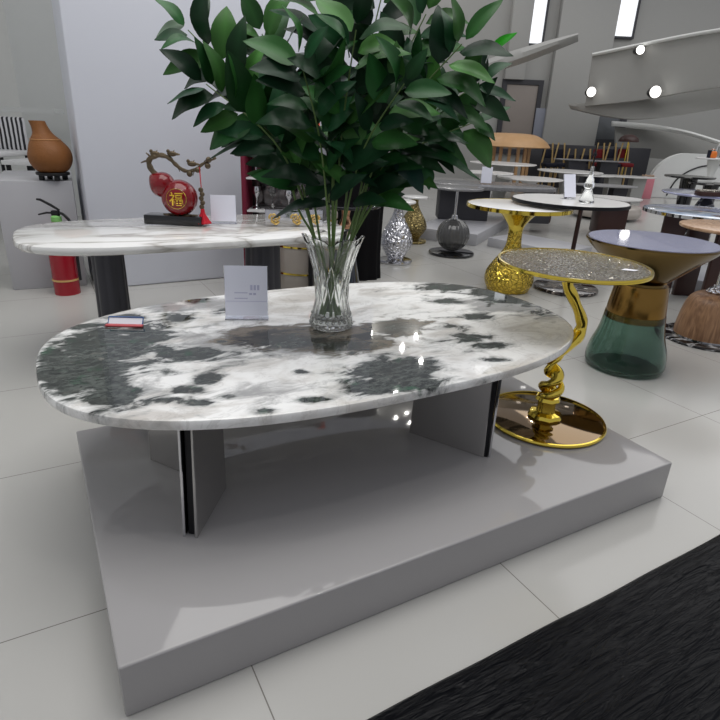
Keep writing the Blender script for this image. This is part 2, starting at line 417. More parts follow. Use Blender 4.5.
# mezzanine band on the right, curving back into the hall
def ribbon(name, top, bot, Ys, m, depth=.5, n=14):
    bm = bmesh.new(); rows = []
    T = spline([PY(x, y, Y) for (x, y), Y in zip(top, Ys)], n); Bt = spline([PY(x, y, Y) for (x, y), Y in zip(bot, Ys)], n)
    for t, b in zip(T, Bt):
        dv = Vector((.35, 1, 0)).normalized()*depth
        rows.append([bm.verts.new(q) for q in (t, t.lerp(b, .5)+Vector((0, -.04, 0)), b, b+dv, t+dv)])
    for r0, r1 in zip(rows, rows[1:]):
        for k in range(5): bm.faces.new((r0[k], r0[(k+1) % 5], r1[(k+1) % 5], r1[k]))
    bm.faces.new(rows[0]); bm.faces.new(rows[-1][::-1])
    return struct(name, bm, m)
ribbon('wall_mezzanine', [(592, 56), (640, 46), (690, 36), (745, 27)], [(585, 106), (640, 100), (690, 91), (745, 83)], [13.5, 12.4, 11.3, 10.2], 'wallgrey')
ribbon('trim_4', [(592, 53), (640, 43), (690, 33), (745, 24)], [(592, 56), (640, 46), (690, 36), (745, 27)], [13.4, 12.3, 11.2, 10.1], 'wallpale', .6)
ribbon('wall_stair', [(568, 103), (615, 103), (668, 96), (745, 82)], [(570, 108), (612, 117), (655, 118), (745, 104)], [14, 13.2, 12.3, 11], 'wallgrey', .6)
ribbon('trim_5', [(612, 121), (650, 124), (685, 130), (722, 141)], [(612, 126), (650, 129), (685, 134), (722, 145)], [15.8, 14.9, 14.1, 13.5], 'wallpale', .4)
ribbon('wall_counter', [(615, 127), (650, 130), (685, 135), (724, 146)], [(615, 156), (650, 158), (685, 162), (724, 172)], [15.9, 15.3, 14.8, 14.4], 'wallgrey', .3)
ribbon('ceiling_beam', [(480, 62), (515, 50), (550, 40), (578, 33)], [(480, 70), (515, 60), (550, 47), (578, 36)], [12, 12.7, 13.4, 14.1], 'wallgrey', .8)
for px_, py_, Y_, rr_, lb in ((640, 50, 12.2, .09, 'white round spotlight on the upper edge of the grey mezzanine'), (655, 92, 11.8, .12, 'bright white spotlight under the lower edge of the mezzanine'), (591, 92, 13.2, .11, 'white spotlight at the left end of the mezzanine')):
    c = PY(px_, py_, Y_)
    sp = thing('spotlight', lb, 'lamp', tuple(c))
    obj('housing', lathe([(0, -.02), (rr_*.7, -.02), (rr_*.8, .1), (rr_*.5, .22), (0, .24)], 24), 'darkmetal', sp, rot=(-PI/2, 0, 0))
    bm = bmesh.new(); bmesh.ops.create_uvsphere(bm, u_segments=20, v_segments=12, radius=rr_*.85, matrix=Matrix.Diagonal((1, .55, 1, 1)))
    obj('lens', bm, mat('lamp_lens', (255, 255, 255), .3, emit=((255, 252, 245), 2.5)), sp, loc=(0, -.02, 0))
# ------------------------------------------------------------------ low white platform
phi = .5203; pa = Vector((-.4689, .8302)); Lp, Wp, hp = 1.8373, 1.0843, .1474
d = Vector((math.cos(phi), math.sin(phi))); nn = Vector((-d.y, d.x)); pc = pa+d*Lp/2+nn*Wp/2
o = obj('display_platform', B((0, 0, hp/2), (Lp, Wp, hp), bev=.006, seg=3), 'platform', loc=(pc.x, pc.y, 0), rot=(0, 0, phi))
tag(o, 'low glossy white display platform carrying the big marble coffee table', 'platform')
# ------------------------------------------------------------------ big marble coffee table
TZ = .53
tcx, tcy, tph = -.0957, 1.9224, .5126
t = thing('coffee_table', 'long rounded coffee table with white and dark green marble top on steel legs', 'table', (tcx, tcy, hp), tph)
outl = superell(.942, .560, 2.62, 260)
bm = slab(outl, TZ-hp-.03, TZ-hp, .008, rings=70)
top = obj('tabletop', bm, 'hero', t)
BL = [  # px, py, rx, ry, channel (0 dark green, 1 brown, 2 grey cloud), strength
 (105, 345, 52, 22, 0, 1.1), (85, 375, 46, 26, 0, 1.1), (112, 398, 34, 16, 0, 1.05), (60, 365, 26, 26, 0, .9), (142, 335, 30, 14, 0, .9), (130, 320, 30, 7, 0, .7),
 (178, 318, 26, 7, 0, .8), (196, 354, 44, 8, 0, .85), (207, 378, 15, 8, 0, 1.1), (190, 390, 24, 5, 0, 1.0), (178, 400, 30, 5, 0, .85), (200, 402, 16, 4, 0, .95), (165, 352, 14, 7, 0, .85),
 (398, 374, 40, 16, 0, 1.25), (372, 385, 26, 12, 0, 1.1), (300, 372, 8, 3, 0, .85), (318, 400, 18, 4, 0, .9), (268, 411, 10, 3, 0, .7),
 (270, 337, 44, 12, 1, 1.15), (330, 338, 62, 13, 1, 1.25), (395, 328, 36, 10, 1, 1.1), (240, 342, 30, 7, 1, .8),
 (455, 287, 44, 5, 0, .95), (497, 291, 32, 7, 0, .95), (530, 306, 30, 6, 2, 1.1), (500, 303, 44, 9, 2, 1.1), (478, 317, 20, 4, 0, .75), (470, 338, 26, 5, 0, .85), (492, 345, 18, 4, 0, .85), (491, 360, 22, 3, 0, .6),
 (222, 312, 30, 6, 0, .6), (165, 310, 24, 5, 0, .6), (240, 358, 20, 5, 0, .55), (160, 372, 22, 8, 0, .6), (225, 397, 14, 4, 0, .6), (440, 300, 40, 4, 0, .55), (285, 342, 44, 9, 0, .72), (340, 346, 36, 7, 0, .68), (395, 328, 30, 7, 0, .66), (545, 312, 20, 5, 0, .75), (512, 298, 40, 7, 0, .9), (150, 365, 30, 16, 0, .6), (235, 350, 34, 8, 0, .55), (455, 327, 22, 3, 0, .6), (220, 305, 50, 8, 2, 1.), (170, 308, 40, 7, 2, 1.), (260, 390, 60, 16, 2, .75), (300, 350, 70, 10, 2, .8), (215, 345, 50, 22, 2, .8), (150, 385, 30, 20, 2, .7), (190, 300, 25, 4, 0, .6), (430, 330, 40, 12, 2, .5)]
me = top.data; ca = me.color_attributes.new('zones', 'FLOAT_COLOR', 'POINT')
mt = Matrix.Translation((tcx, tcy, hp)) @ Matrix.Rotation(tph, 4, 'Z')
for i, v in enumerate(me.vertices):
    x, y = pr(mt @ v.co); ch = [0, 0, 0]
    for bx, by, rx, ry, c_, s in BL:
        q = ((x-bx)/rx)**2+((y-by)/ry)**2
        if q < 6: ch[c_] = max(ch[c_], s*math.exp(-q*.75))
    ca.data[i].color = (*ch, 1)
inv = mt.inverted()
def L3(px, py, z): return inv @ P(px, py, z)
def leg(parent, spine, wing, h):
    """V-shaped leg: one broad steel panel and a double-edged wing"""
    (a, b), w = spine, wing
    g = obj('leg', hull_panel([a, b], [a.lerp(b, .05)+Vector((0, 0, h)), b.lerp(a, .03)+Vector((0, 0, h))], .014), 'nickel', parent, smooth=False)
    dd = (w-b); dd.z = 0; nrm = Vector((-dd.y, dd.x, 0)).normalized()*.017
    for s in (-1, 1):
        obj('edge_plate', hull_panel([b+nrm*s, w+nrm*s], [b+nrm*s+Vector((0, 0, h)), w.lerp(b, .12)+nrm*s+Vector((0, 0, h))], .008), 'chrome' if s < 0 else 'nickel', g, smooth=False)
    obj('core', hull_panel([b, w.lerp(b, .06)], [b+Vector((0, 0, h)), w.lerp(b, .18)+Vector((0, 0, h))], .02), 'darkmetal', g, smooth=False)
    return g
lh = TZ-hp-.031
def z0(v): v.z = .0005; return v
leg(t, (z0(L3(152, 459, hp)), z0(L3(220, 487, hp))), z0(L3(190, 538, hp)), lh)
w1 = z0(L3(484, 457, hp)); w2 = z0(L3(410, 432, hp))
dirn = (w1-w2).normalized(); back = Vector((-dirn.y, dirn.x, 0))
vw = Matrix.Rotation(-tph, 3, 'Z') @ Vector((.22, .97, 0)); leg(t, (w2, w1), w1+vw*.2, lh)
# ------------------------------------------------------------------ crystal vase
vb = P(331, 326, TZ)
VX = vb.copy()
v = thing('crystal_vase', 'cut crystal flared vase holding the leafy stems on the marble coffee table', 'vase', (vb.x, vb.y, TZ+.0005))
def vfx(a, z):
    k = 1+.025*math.cos(16*a)
    if z > .2: k *= 1+.10*(z-.2)/.08*abs(math.cos(3*a))
    return k
VH = .30
outp = smooth_prof([(.0, .0), (.066, .0), (.074, .02), (.066, .06), (.056, .11), (.056, .15), (.066, .21), (.083, .27), (.094, VH)], 5)
inp = smooth_prof([(.089, VH+.001), (.077, .265), (.060, .21), (.050, .15), (.050, .11), (.058, .06), (.056, .035), (0, .03)], 5)
bm = lathe(outp+inp, 96, fx=vfx)
for vv in bm.verts:
    if vv.co.z > .22:
        a = math.atan2(vv.co.y, vv.co.x); vv.co.z += (vv.co.z-.22)/.065*.022*abs(math.cos(3*a))-.0*0
    elif .06 < vv.co.z <= .22:
        r = math.hypot(vv.co.x, vv.co.y)
obj('body', bm, 'glass', v)
bm = bmesh.new()
for k in range(12):
    a = 2*PI*k/12
    for s in (-1, 1):
        pts = []
        for j in range(7):
            z = .10+j*.022; r = .0575+(max(0, z-.14)**1.5)*.42; aa = a+s*(.26-abs(j-3)*.085)
            pts.append((r*math.cos(aa), r*math.sin(aa), z))
        tube(pts, [.0008, .0022, .003, .0034, .003, .0022, .0008], 5, bm)
obj('cut_leaf_pattern', bm, 'glass', v)
bm = bmesh.new()
for row in range(3):
    for k in range(20):
        a = 2*PI*(k+.5*row)/20; z = .016+row*.017; r = .0735-row*.0035
        bmesh.ops.create_icosphere(bm, subdivisions=1, radius=.0075, matrix=Matrix.Translation((r*math.cos(a), r*math.sin(a), z)))
obj('diamond_cut_base', bm, 'glass', v)
# ------------------------------------------------------------------ leafy stems
def add_leaf(bm, lay, base, tip, nrm, w, col, fold=.25, droop=.12, twist=0):
    d = (tip-base); Lg = d.length; d.normalize()
    side = d.cross(nrm).normalized(); up = side.cross(d).normalized()
    n = 9; rows = []
    for i in range(n+1):
        s = i/n
        ww = w*(max(0, math.sin(PI*min(1, s**.8)))**.75)*(1-.22*s) if 0 < i < n else .0015
        c = base+d*(Lg*s)+up*(droop*Lg*(math.sin(PI*s)*.8-.6*s*s))
        row = []
        for j in range(-2, 3):
            f = j/2
            wav = .012*math.sin(s*9+j*1.7)*Lg*abs(f)
            row.append(bm.verts.new(c+side*(ww*f*.5)+up*(abs(f)*ww*fold*.5+wav)))
        rows.append(row)
    for a, b in zip(rows, rows[1:]):
        for j in range(4):
            f = bm.faces.new((a[j], a[j+1], b[j+1], b[j]))
    for row in rows:
        for j, vtx in enumerate(row):
            k = 1.28 if j == 2 else (1.0 if j in (1, 3) else .92)
            vtx[lay] = (col[0]*k, col[1]*k, col[2]*k, 1)
GREENS = [(32, 72, 38), (40, 88, 44), (28, 60, 36), (50, 100, 46), (34, 76, 46), (66, 114, 54), (24, 54, 34)]
def rnd(a, b): return random.uniform(a, b)
CAM = Vector((0, 0, H))
stem_specs = [  # tip px, tip py, depth offset, leaves, scale, label
 (188, 30, -.02, 13, .95, 'leafy stem reaching furthest to the upper left, with a torn pale leaf tip'),
 (206, 84, -.1, 13, 1.0, 'leafy stem leaning left in front of the white pillar, under the topmost left one'),
 (246, 112, .02, 10, .95, 'low leafy stem leaning left above the red gourd ornament'),
 (262, 34, .1, 13, 1.0, 'leafy stem rising to the upper left behind the other leaves'),
 (300, 58, -.22, 12, 1.0, 'leafy stem in front, left of the middle, leaning towards the viewer'),
 (322, -8, .04, 14, 1.05, 'tall leafy stem left of the middle of the bouquet'),
 (356, 30, -.18, 13, 1.05, 'leafy stem standing straight up in the middle front of the bouquet'),
 (384, -14, .08, 14, 1.05, 'tallest leafy stem, right of the middle of the bouquet'),
 (404, 84, -.2, 11, .95, 'short leafy stem in front with light green young leaves'),
 (426, 14, .02, 13, 1.0, 'leafy stem rising to the upper right with broad leaves'),
 (462, 44, -.08, 13, .95, 'leafy stem reaching furthest to the upper right'),
 (478, 84, .0, 12, .95, 'leafy stem reaching right with one bright green leaf at its end'),
 (474, 122, .06, 12, .95, 'leafy stem bending right over the dark stone table'),
 (436, 104, .2, 12, .95, 'leafy stem at the back right of the bouquet'),
]
Yv = vb.y
for si, (tx, ty, dY, nl, sc, lab) in enumerate(stem_specs):
    tip = PY(tx, ty, Yv+dY)
    ang = math.atan2(tip.x-vb.x, .3) + rnd(-.3, .3)
    aa = math.atan2(dY*1.5, (tip.x-vb.x)*1.0)
    rim = Vector((vb.x+.055*math.cos(aa)*min(1, abs(tip.x-vb.x)*3+.2), vb.y+.05*math.sin(aa), TZ+VH-.01))
    foot = Vector((vb.x-.03*math.cos(aa)+rnd(-.012, .012), vb.y-.03*math.sin(aa)+rnd(-.012, .012), TZ+.045))
    midp = rim.lerp(tip, .45)+Vector((0, 0, .07+.05*abs(tip.x-vb.x)))
    midp.x = rim.x+(tip.x-rim.x)*.36
    path = spline([foot, rim, midp, tip], 8)
    root = thing('leafy_stem', lab, 'branch', tuple(foot), 0, 'leafy stems in the crystal vase')
    lp = [p_-foot for p_ in path]
    n = len(lp)
    obj('stem', tube(lp, [.0052-.0036*i/n for i in range(n)], 6), 'stemgreen', root)
    bm = bmesh.new(); lay = bm.verts.layers.float_color.new('leafcol')
    nl += 6
    for k in range(nl):
        s = .50+.50*(k/(nl-1))**.85
        idx = min(n-2, int(s*(n-1))); pos = lp[idx].lerp(lp[idx+1], s*(n-1)-idx)
        tang = (lp[idx+1]-lp[idx]).normalized()
        out = Vector((tang.x*1.3+rnd(-.35, .35), tang.y+rnd(-.6, .45), tang.z*.25+rnd(-.35, .5)))
        perp = tang.cross(Vector((rnd(-.4, .4), 1, rnd(-.3, .3)))).normalized()*(1 if k % 2 else -1)
        dr = (tang*.55+perp*rnd(.5, 1.0)+Vector((0, rnd(-.55, .35), rnd(-.25, .05)))).normalized() if k < nl-1 else tang
        Lf = rnd(.12, .185)*sc*(1.0 if k < nl-2 else .8)
        view = (CAM-(pos+foot)).normalized()
        nrm = (view*.75+Vector((0, 0, .7))+Vector((rnd(-.6, .6), rnd(-.3, .3), rnd(-.3, .3)))).normalized()
        c = lin(random.choice(GREENS)); kk = rnd(.5, 1.15)
        if rnd(0, 1) < .04: c = lin((84, 142, 66))
        pet = pos+dr*.015
        add_leaf(bm, lay, pet, pet+dr*Lf, nrm, Lf*rnd(.44, .6), tuple(x*kk for x in c), rnd(.05, .3), rnd(.03, .2))
    if si == 11:
        b_ = PY(490, 50, Yv-.06)-foot; e_ = PY(517, 32, Yv-.08)-foot
        add_leaf(bm, lay, b_, e_, Vector((0, -.8, .6)), .034, lin((40, 150, 24)), .1, .05)
        tube([lp[-1], (lp[-1]+b_)/2, b_], .0015, 5, bm)
    if si == 0:
        b_ = PY(185, 22, Yv)-foot; e_ = PY(156, 36, Yv-.03)-foot
        add_leaf(bm, lay, b_, e_, Vector((0, -.8, .6)), .05, lin((128, 150, 128)), .1, .05)
    obj('foliage', bm, 'leaf', root)
# one stem with the large low leaves that hang in front
root = thing('leafy_stem', 'straight leafy stem in the middle whose long dark leaves hang low over the vase', 'branch', (vb.x, vb.y-.03, TZ+.045), 0, 'leafy stems in the crystal vase')
org = Vector((vb.x, vb.y-.03, TZ+.045))
p0 = Vector((0, 0, 0)); p1 = Vector((vb.x, vb.y-.02, TZ+VH))-org; p2 = PY(333, 180, Yv-.05)-org; p3 = PY(334, 90, Yv-.08)-org
lp = spline([p0, p1, p2, p3], 8)
obj('stem', tube(lp, .005, 7), 'stemgreen', root)
bm = bmesh.new(); lay = bm.verts.layers.float_color.new('leafcol')
for (ax, ay, bx, by, w, dz, dY, col) in [
 (331, 183, 277, 186, .085, .05, -.06, (26, 56, 36)), (331, 204, 271, 215, .07, .05, -.05, (24, 54, 34)), (336, 172, 386, 158, .10, .05, -.10, (34, 72, 46)),
 (337, 175, 378, 184, .07, .0, -.08, (28, 58, 38)), (334, 160, 296, 120, .09, 0, -.1, (30, 64, 40)), (334, 150, 372, 108, .10, 0, -.12, (34, 76, 46)),
 (332, 140, 318, 92, .09, 0, -.14, (36, 78, 46)), (334, 120, 352, 70, .09, 0, -.12, (44, 92, 52))]:
    a_ = PY(ax, ay, Yv-.05)-org; b_ = PY(bx, by, Yv+dY)-org
    add_leaf(bm, lay, a_, b_, Vector((0, -.45, 1)), w, lin(col), .15, .12)
obj('foliage', bm, 'leaf', root)
root = thing('leafy_stem', 'leafy stem whose long narrow leaf points left towards the red tassel', 'branch', (vb.x-.01, vb.y, TZ+.045), 0, 'leafy stems in the crystal vase')
org = Vector((vb.x-.01, vb.y, TZ+.045))
lp = spline([Vector((.03, 0, 0)), Vector((vb.x-.06, vb.y, TZ+VH))-org, PY(297, 205, Yv)-org, PY(282, 140, Yv)-org, PY(272, 100, Yv+.05)-org], 7)
obj('stem', tube(lp, .004, 6), 'stemgreen', root)
bm = bmesh.new(); lay = bm.verts.layers.float_color.new('leafcol')
for (ax, ay, bx, by, w, dY, col) in [(282, 141, 207, 155, .055, -.02, (34, 62, 42)), (283, 140, 287, 172, .06, -.04, (28, 60, 36)), (276, 118, 222, 130, .05, .0, (26, 52, 36)), (290, 178, 322, 158, .04, .03, (44, 72, 48)),
                                     (274, 105, 300, 70, .09, 0, (36, 78, 44)), (272, 100, 244, 60, .09, 0, (40, 84, 50))]:
    a_ = PY(ax, ay, Yv)-org; b_ = PY(bx, by, Yv+dY)-org
    add_leaf(bm, lay, a_, b_, Vector((0, -.5, 1)), w, lin(col), .15, .1)
obj('foliage', bm, 'leaf', root)
root = thing('leafy_stem', 'leafy stem whose drooping leaves hang lowest on the right side', 'branch', (vb.x+.01, vb.y, TZ+.045), 0, 'leafy stems in the crystal vase')
org = Vector((vb.x+.01, vb.y, TZ+.045))
lp = spline([Vector((-.03, 0, 0)), Vector((vb.x+.06, vb.y, TZ+VH))-org, PY(380, 192, Yv)-org, PY(404, 150, Yv)-org, PY(420, 110, Yv+.02)-org], 7)
obj('stem', tube(lp, .0045, 6), 'stemgreen', root)
bm = bmesh.new(); lay = bm.verts.layers.float_color.new('leafcol')
for (ax, ay, bx, by, w, dY, col) in [(396, 160, 424, 192, .10, -.05, (24, 54, 46)), (404, 150, 482, 176, .07, -.03, (28, 70, 36)), (408, 140, 470, 140, .09, .02, (34, 74, 42)), (392, 162, 352, 172, .08, -.05, (28, 60, 38)),
                                     (414, 126, 470, 108, .09, .02, (38, 82, 46)), (425, 165, 430, 190, .05, 0, (36, 78, 44)), (402, 152, 372, 128, .09, -.03, (30, 64, 40))]:
    a_ = PY(ax, ay, Yv)-org; b_ = PY(bx, by, Yv+dY)-org
    add_leaf(bm, lay, a_, b_, Vector((0, -.5, 1)), w, lin(col), .15, .1)
obj('foliage', bm, 'leaf', root)
# ------------------------------------------------------------------ cards and stickers
def card_stand(name, label, base, w, h, rz, lean=.12, marks=True, group=None):
    r = thing(name, label, 'sign', tuple(base), rz, group)
    rot = (-lean, 0, 0)
    bm = bmesh.new(); box(bm, (0, 0, h/2+.003), (w, .006, h), bev=.0008)
    obj('acrylic_holder', bm, 'acrylic', r, rot=rot)
    bm = bmesh.new(); box(bm, (0, .02, .0015), (w, .05, .003))
    obj('foot', bm, 'acrylic', r)
    obj('card', B((0, -.0045, h/2+.01), (w*.97, .0015, h*.94)), 'card', r, rot=rot)
    if marks:
        bm = bmesh.new()
        for q in range(3): box(bm, (w*.12+q*.012, -.0055, h*.62), (.008, .0006, .018))
        for q in range(2): box(bm, (w*.1+q*.014, -.0055, h*.5), (.010, .0006, .007))
        for q in range(2): box(bm, (-w*.12, -.0055, h*.52-q*.02), (w*.3, .0006, .003))
        box(bm, (0, -.0055, h*.36), (w*.95, .0006, .0015))
        obj('print', bm, 'ink', r, rot=rot)
    return r
cb = P(247, 320, TZ)
card_stand('card_stand', 'upright acrylic stand with a pale lavender card beside the crystal vase', (cb.x, cb.y, TZ+.0008), size(36, 2.45), .192, .12)
cb = P(125, 326, TZ)
r = thing('name_plate', 'small white card with blue and red edges lying on the dark green marble', 'card', (cb.x, cb.y, TZ+.001), .06)
obj('plate', B((0, .012, .012), (.115, .003, .032), mtx=Matrix.Rotation(-.7, 4, 'X')), 'cardwhite', r)
obj('blue_edge', B((0, .021, .0245), (.118, .006, .003)), 'blue', r, label='thin blue edge')
for s in (-1, 1): obj('side_edge', B((s*.058, .012, .012), (.003, .004, .032), mtx=Matrix.Rotation(-.7, 4, 'X')), 'blue', r)
obj('red_foot', B((0, -.006, .003), (.125, .02, .005), bev=.001), 'reded', r, label='red tinted foot strip')
# ------------------------------------------------------------------ gold side table
gx, gy, gz, gr, gb = .7477, 2.0288, .782, .2669, .2304
g = thing('side_table', 'gold side table with twisted branch stem and glittering foil top on the white platform', 'table', (gx, gy, hp))
T = gz-hp
obj('base', disc(gb, .0, .014, .008, 96), 'goldbrown', g, label='bronze mirror disc base with bright rim')
bm = lathe([(gb-.001, .0065), (gb+.003, .0065), (gb+.004, .011), (gb+.001, .016), (gb-.006, .0165), (gb-.006, .0145)], 96)
obj('base_rim', bm, 'gold', g)
bm = lathe([(0, .0145), (.062, .0145), (.066, .022), (.058, .034), (.036, .04), (.034, .06), (.036, .085), (.048, .092), (.042, .105), (0, .106)], 40, fx=lambda a, z: 1+.04*math.cos(8*a))
obj('stem_foot', bm, 'gold', g)
bm = bmesh.new()
zs = [.10, .125, .15, .175, .20, .225, .25, .275, .30]
pa_ = []; pb_ = []; ra = []
for i in range(41):
    s = i/40; z = .095+s*.20; a = s*3.3*PI+.3
    R_ = .027+.012*math.sin(s*PI*2.2+.3)
    cx = .012*math.sin(s*6)
    pa_.append((cx+R_*math.cos(a), R_*math.sin(a), z)); pb_.append((cx+R_*.8*math.cos(a+PI), R_*.8*math.sin(a+PI), z+.006))
    ra.append(.020+.006*math.sin(s*15))
tube(pa_, ra, 10, bm); tube(pb_, [x*.75 for x in ra], 10, bm)
e1 = Vector(pa_[-1]); up = spline([e1, (.05, .0, .325), (.086, .025, .365), (.080, .03, .42), (.03, .01, .50), (-.008, 0, .56), (-.010, 0, T-.035)], 8)
tube(up, [.0205+.002*math.sin(i*.6) for i in range(len(up))], 12, bm)
e2 = Vector(pb_[-1]); up = spline([e2, (.03, .012, .325), (.075, .035, .37), (.084, .035, .42), (.045, .012, .48), (.008, .008, .55), (.006, 0, T-.035)], 8)
tube(up, [.012]*len(up), 10, bm)
obj('twisted_stem', bm, 'gold', g)
bm = lathe([(0, T-.04), (.05, T-.04), (.09, T-.018), (.09, T-.015), (0, T-.015)], 48)
obj('bracket', bm, 'gold', g)
bm = lathe([(0, T-.0155), (gr-.012, T-.0155), (gr-.001, T-.012), (gr, T-.004), (gr-.002, T+.001), (gr-.01, T+.001), (gr-.01, T-.004), (0, T-.004)], 96)
obj('tabletop_rim', bm, 'gold', g)
bm = lathe([(0, T-.0045), (gr-.0115, T-.0045), (gr-.0115, T-.0015), (0, T-.0012)], 96)
obj('tabletop', bm, 'foil', g, label='crackled silver foil inlay under glass')
s_ = P(629, 270, gz)
o = obj('price_sticker', prism([(-.03, -.008), (.012, -.018), (.032, -.002), (-.008, .014)], 0, .0015), 'cardwhite', None, (s_.x, s_.y, gz+.0002))
tag(o, 'small white sticker on the foil top of the gold side table', 'sticker')
# ------------------------------------------------------------------ bell table with green glass base
bx, by, bz, br = 1.2678, 2.5577, .787, .2603
gl = P(626, 352); Yb = gcy = 3.02; gcx = gl.x/gl.y*gcy
tp = PY(653, 240, Yb); H0 = tp.z; btr = size(124, Yb)/2; btx = tp.x-gcx
hc1 = PY(640, 283, Yb).z; hc0 = PY(636, 317, Yb).z
r1 = size(25, Yb); r0 = size(29, Yb); rg = size(40, Yb)
r = thing('side_table', 'round side table with lavender mirror top, brass cone and green glass bell base', 'table', (gcx, gcy, 0))
bm = lathe(smooth_prof([(0, .0), (rg*.86, .0), (rg*.98, .02), (rg, .055), (rg*.95, .12), (r0*1.12, hc0*.72), (r0, hc0+.03)], 5)+
           smooth_prof([(r0-.007, hc0+.03), (r0*1.12-.007, hc0*.72), (rg*.95-.008, .12), (rg-.009, .055), (rg*.92, .026), (rg*.7, .014), (0, .014)], 5), 72)
obj('glass_base', bm, 'greenglass', r, label='transparent dark green glass bell')
obj('collar', lathe([(r0+.001, hc0-.004), (r0+.002, hc0), (r1+.002, hc1-.01), (r1-.004, hc1), (0, hc1)], 72), 'brass', r)
bm = lathe([(0, hc1-.001), (r1*.86, hc1-.001), (r1*.84, hc1+.012), (btr-.012, H0-.03), (btr, H0-.012), (btr-.002, H0-.003), (btr-.012, H0-.003), (btr-.012, H0-.008), (0, H0-.008)], 96)
o = obj('cone', bm, mat('bronze_cone', (112, 92, 54), .14, 1), r)
o2 = obj('tabletop', lathe([(0, H0-.0078), (btr-.0125, H0-.0078), (btr-.0125, H0), (0, H0)], 96), 'bluetop', r, label='pale lavender mirrored top')
for q in (o, o2):
    for vv in q.data.vertices:
        k = max(0, (vv.co.z-hc1)/(H0-hc1)); vv.co.x += btx*k
# ------------------------------------------------------------------ wood bell pedestal table at the right edge
wc = P(704, 338); wY = wc.y+.0
r = thing('side_table', 'side table with round oak top on a bell shaped oak pedestal at the right edge', 'table', (wc.x, wc.y, 0))
obj('base', disc(size(44, 3.6), 0, .016, .006, 72), 'blackmarble', r, label='black speckled marble disc')
k_ = size(1, 3.75)
bm = lathe(smooth_prof([(0, .018), (.175, .018), (.19, .03), (.186, .10), (.170, .20), (.148, .265), (.105, .302), (.05, .31), (0, .31)], 5), 64)
obj('pedestal', bm, 'oak', r)
obj('pedestal_trim', lathe([(.176, .0165), (.194, .0165), (.194, .028), (.17, .028)], 64), 'chrome', r)
bm = lathe([(0, .308), (.058, .308), (.066, .318), (.05, .336), (.032, .345), (.03, .36), (0, .36)], 40)
obj('neck', bm, 'hamsilver', r)
tw = PY(716, 226, wY); HW = tw.z
obj('pole', lathe([(0, .355), (.019, .355), (.019, HW-.03), (.06, HW-.02), (0, HW-.02)], 32), 'chrome', r)
obj('tabletop', disc(size(48, 3.7), HW-.021, HW, .008, 96), 'oaktop', r)
# patterned top table behind it
pt = PY(706, 212, 4.5); HP = pt.z
r = thing('side_table', 'table with blue and white patterned glass top on dark wooden legs, right edge', 'table', (pt.x, 4.5, 0))
obj('tabletop', disc(size(54, 4.6), HP-.02, HP, .006, 72), 'checker', r)
obj('rim', lathe([(size(54, 4.6)-.002, HP-.021), (size(54, 4.6)+.005, HP-.021), (size(54, 4.6)+.005, HP+.002), (size(54, 4.6)-.002, HP+.002)], 72), 'chrome', r)
for sx, sy in ((-.24, -.05), (.1, -.2), (.1, .2)):
    bm = bmesh.new(); box(bm, (sx, sy, (HP-.021)/2), (.17, .045, HP-.021), bev=.006)
    obj('leg', bm, 'darkwood', r)
# ------------------------------------------------------------------ honeycomb gold table
hc = P(508, 286); hx, hy = 1.215, 4.62
bctr = P(507, 285); hy = 4.62; hx = P(507, 290).x/P(507, 290).y*hy
tpp = PY(520, 205, hy); HT = tpp.z
r = thing('side_table', 'golden hammered vase shaped side table with round glass top behind the coffee table', 'table', (hx, hy, 0))
bm = lathe(smooth_prof([(0, .0), (.15, .0), (.175, .02), (.198, .08), (.19, .15), (.145, .23), (.095, .30), (.062, .37), (.055, .47)], 6), 64)
obj('body', bm, 'hamgold', r)
bm = lathe(smooth_prof([(.055, .47), (.058, .50), (.075, .54), (.15, HT-.06), (.25, HT-.026)], 6)+[(0, HT-.026)], 64)
obj('flared_neck', bm, 'gold', r)
tr = size(96, hy)/2*1.03
obj('tabletop', disc(tr, HT-.024, HT, .006, 80), 'whiteglaze', r)
obj('rim', lathe([(tr-.002, HT-.026), (tr+.006, HT-.026), (tr+.006, HT+.002), (tr-.002, HT+.002)], 80), 'gold', r)
# ------------------------------------------------------------------ dark pole table with glass top
mb = P(565, 289); my = mb.y
mt_ = PY(570, 200, my); HM = mt_.z; tx_ = mt_.x-mb.x
r = thing('side_table', 'side table with wide glass top on a thin dark pole and dark marble disc base', 'table', (mb.x, my, 0))
obj('base', disc(size(61, my+.2)/2, 0, .03, .012, 72), 'darkmarble', r)
ppos = PY(582, 208, my).x-mb.x
obj('pole', tube([(0, 0, .03), (0, 0, .06), (ppos*.35, 0, HM*.5), (ppos*.7, 0, HM-.02)], [.03, .018, .018, .018], 16), 'darkwood', r)
rr = size(108, my)/2
obj('tabletop', lathe([(0, HM-.022), (rr-.004, HM-.022), (rr, HM-.018), (rr, HM-.004), (rr-.004, HM), (0, HM)], 80, c=(tx_, 0, 0)), 'whiteglaze', r)
obj('rim', lathe([(rr-.002, HM-.024), (rr+.006, HM-.024), (rr+.006, HM+.001), (rr-.002, HM+.001)], 80, c=(tx_, 0, 0)), 'darkmetal', r)
cs = P(569, 199, HM)
r = card_stand('card_stand', 'tilted white card on the dark pole table beside a clear bottle', (cs.x, cs.y-.02, HM+.001), .13, .19, .5, .25, False)
cs = P(586, 203, HM)
r = thing('glass_bottle', 'slender clear decanter with tall stopper on the dark pole table', 'bottle', (cs.x, cs.y, HM+.001))
obj('body', lathe(smooth_prof([(0, 0), (.05, 0), (.055, .02), (.04, .07), (.028, .1), (.04, .13), (.025, .18), (.014, .22), (.012, .27)], 5)+[(0, .27)], 32), 'glass', r)
obj('stopper', lathe(smooth_prof([(.006, .272), (.006, .33), (.014, .35), (.006, .38), (.003, .45), (0, .46)], 4), 20), 'darkmetal', r)
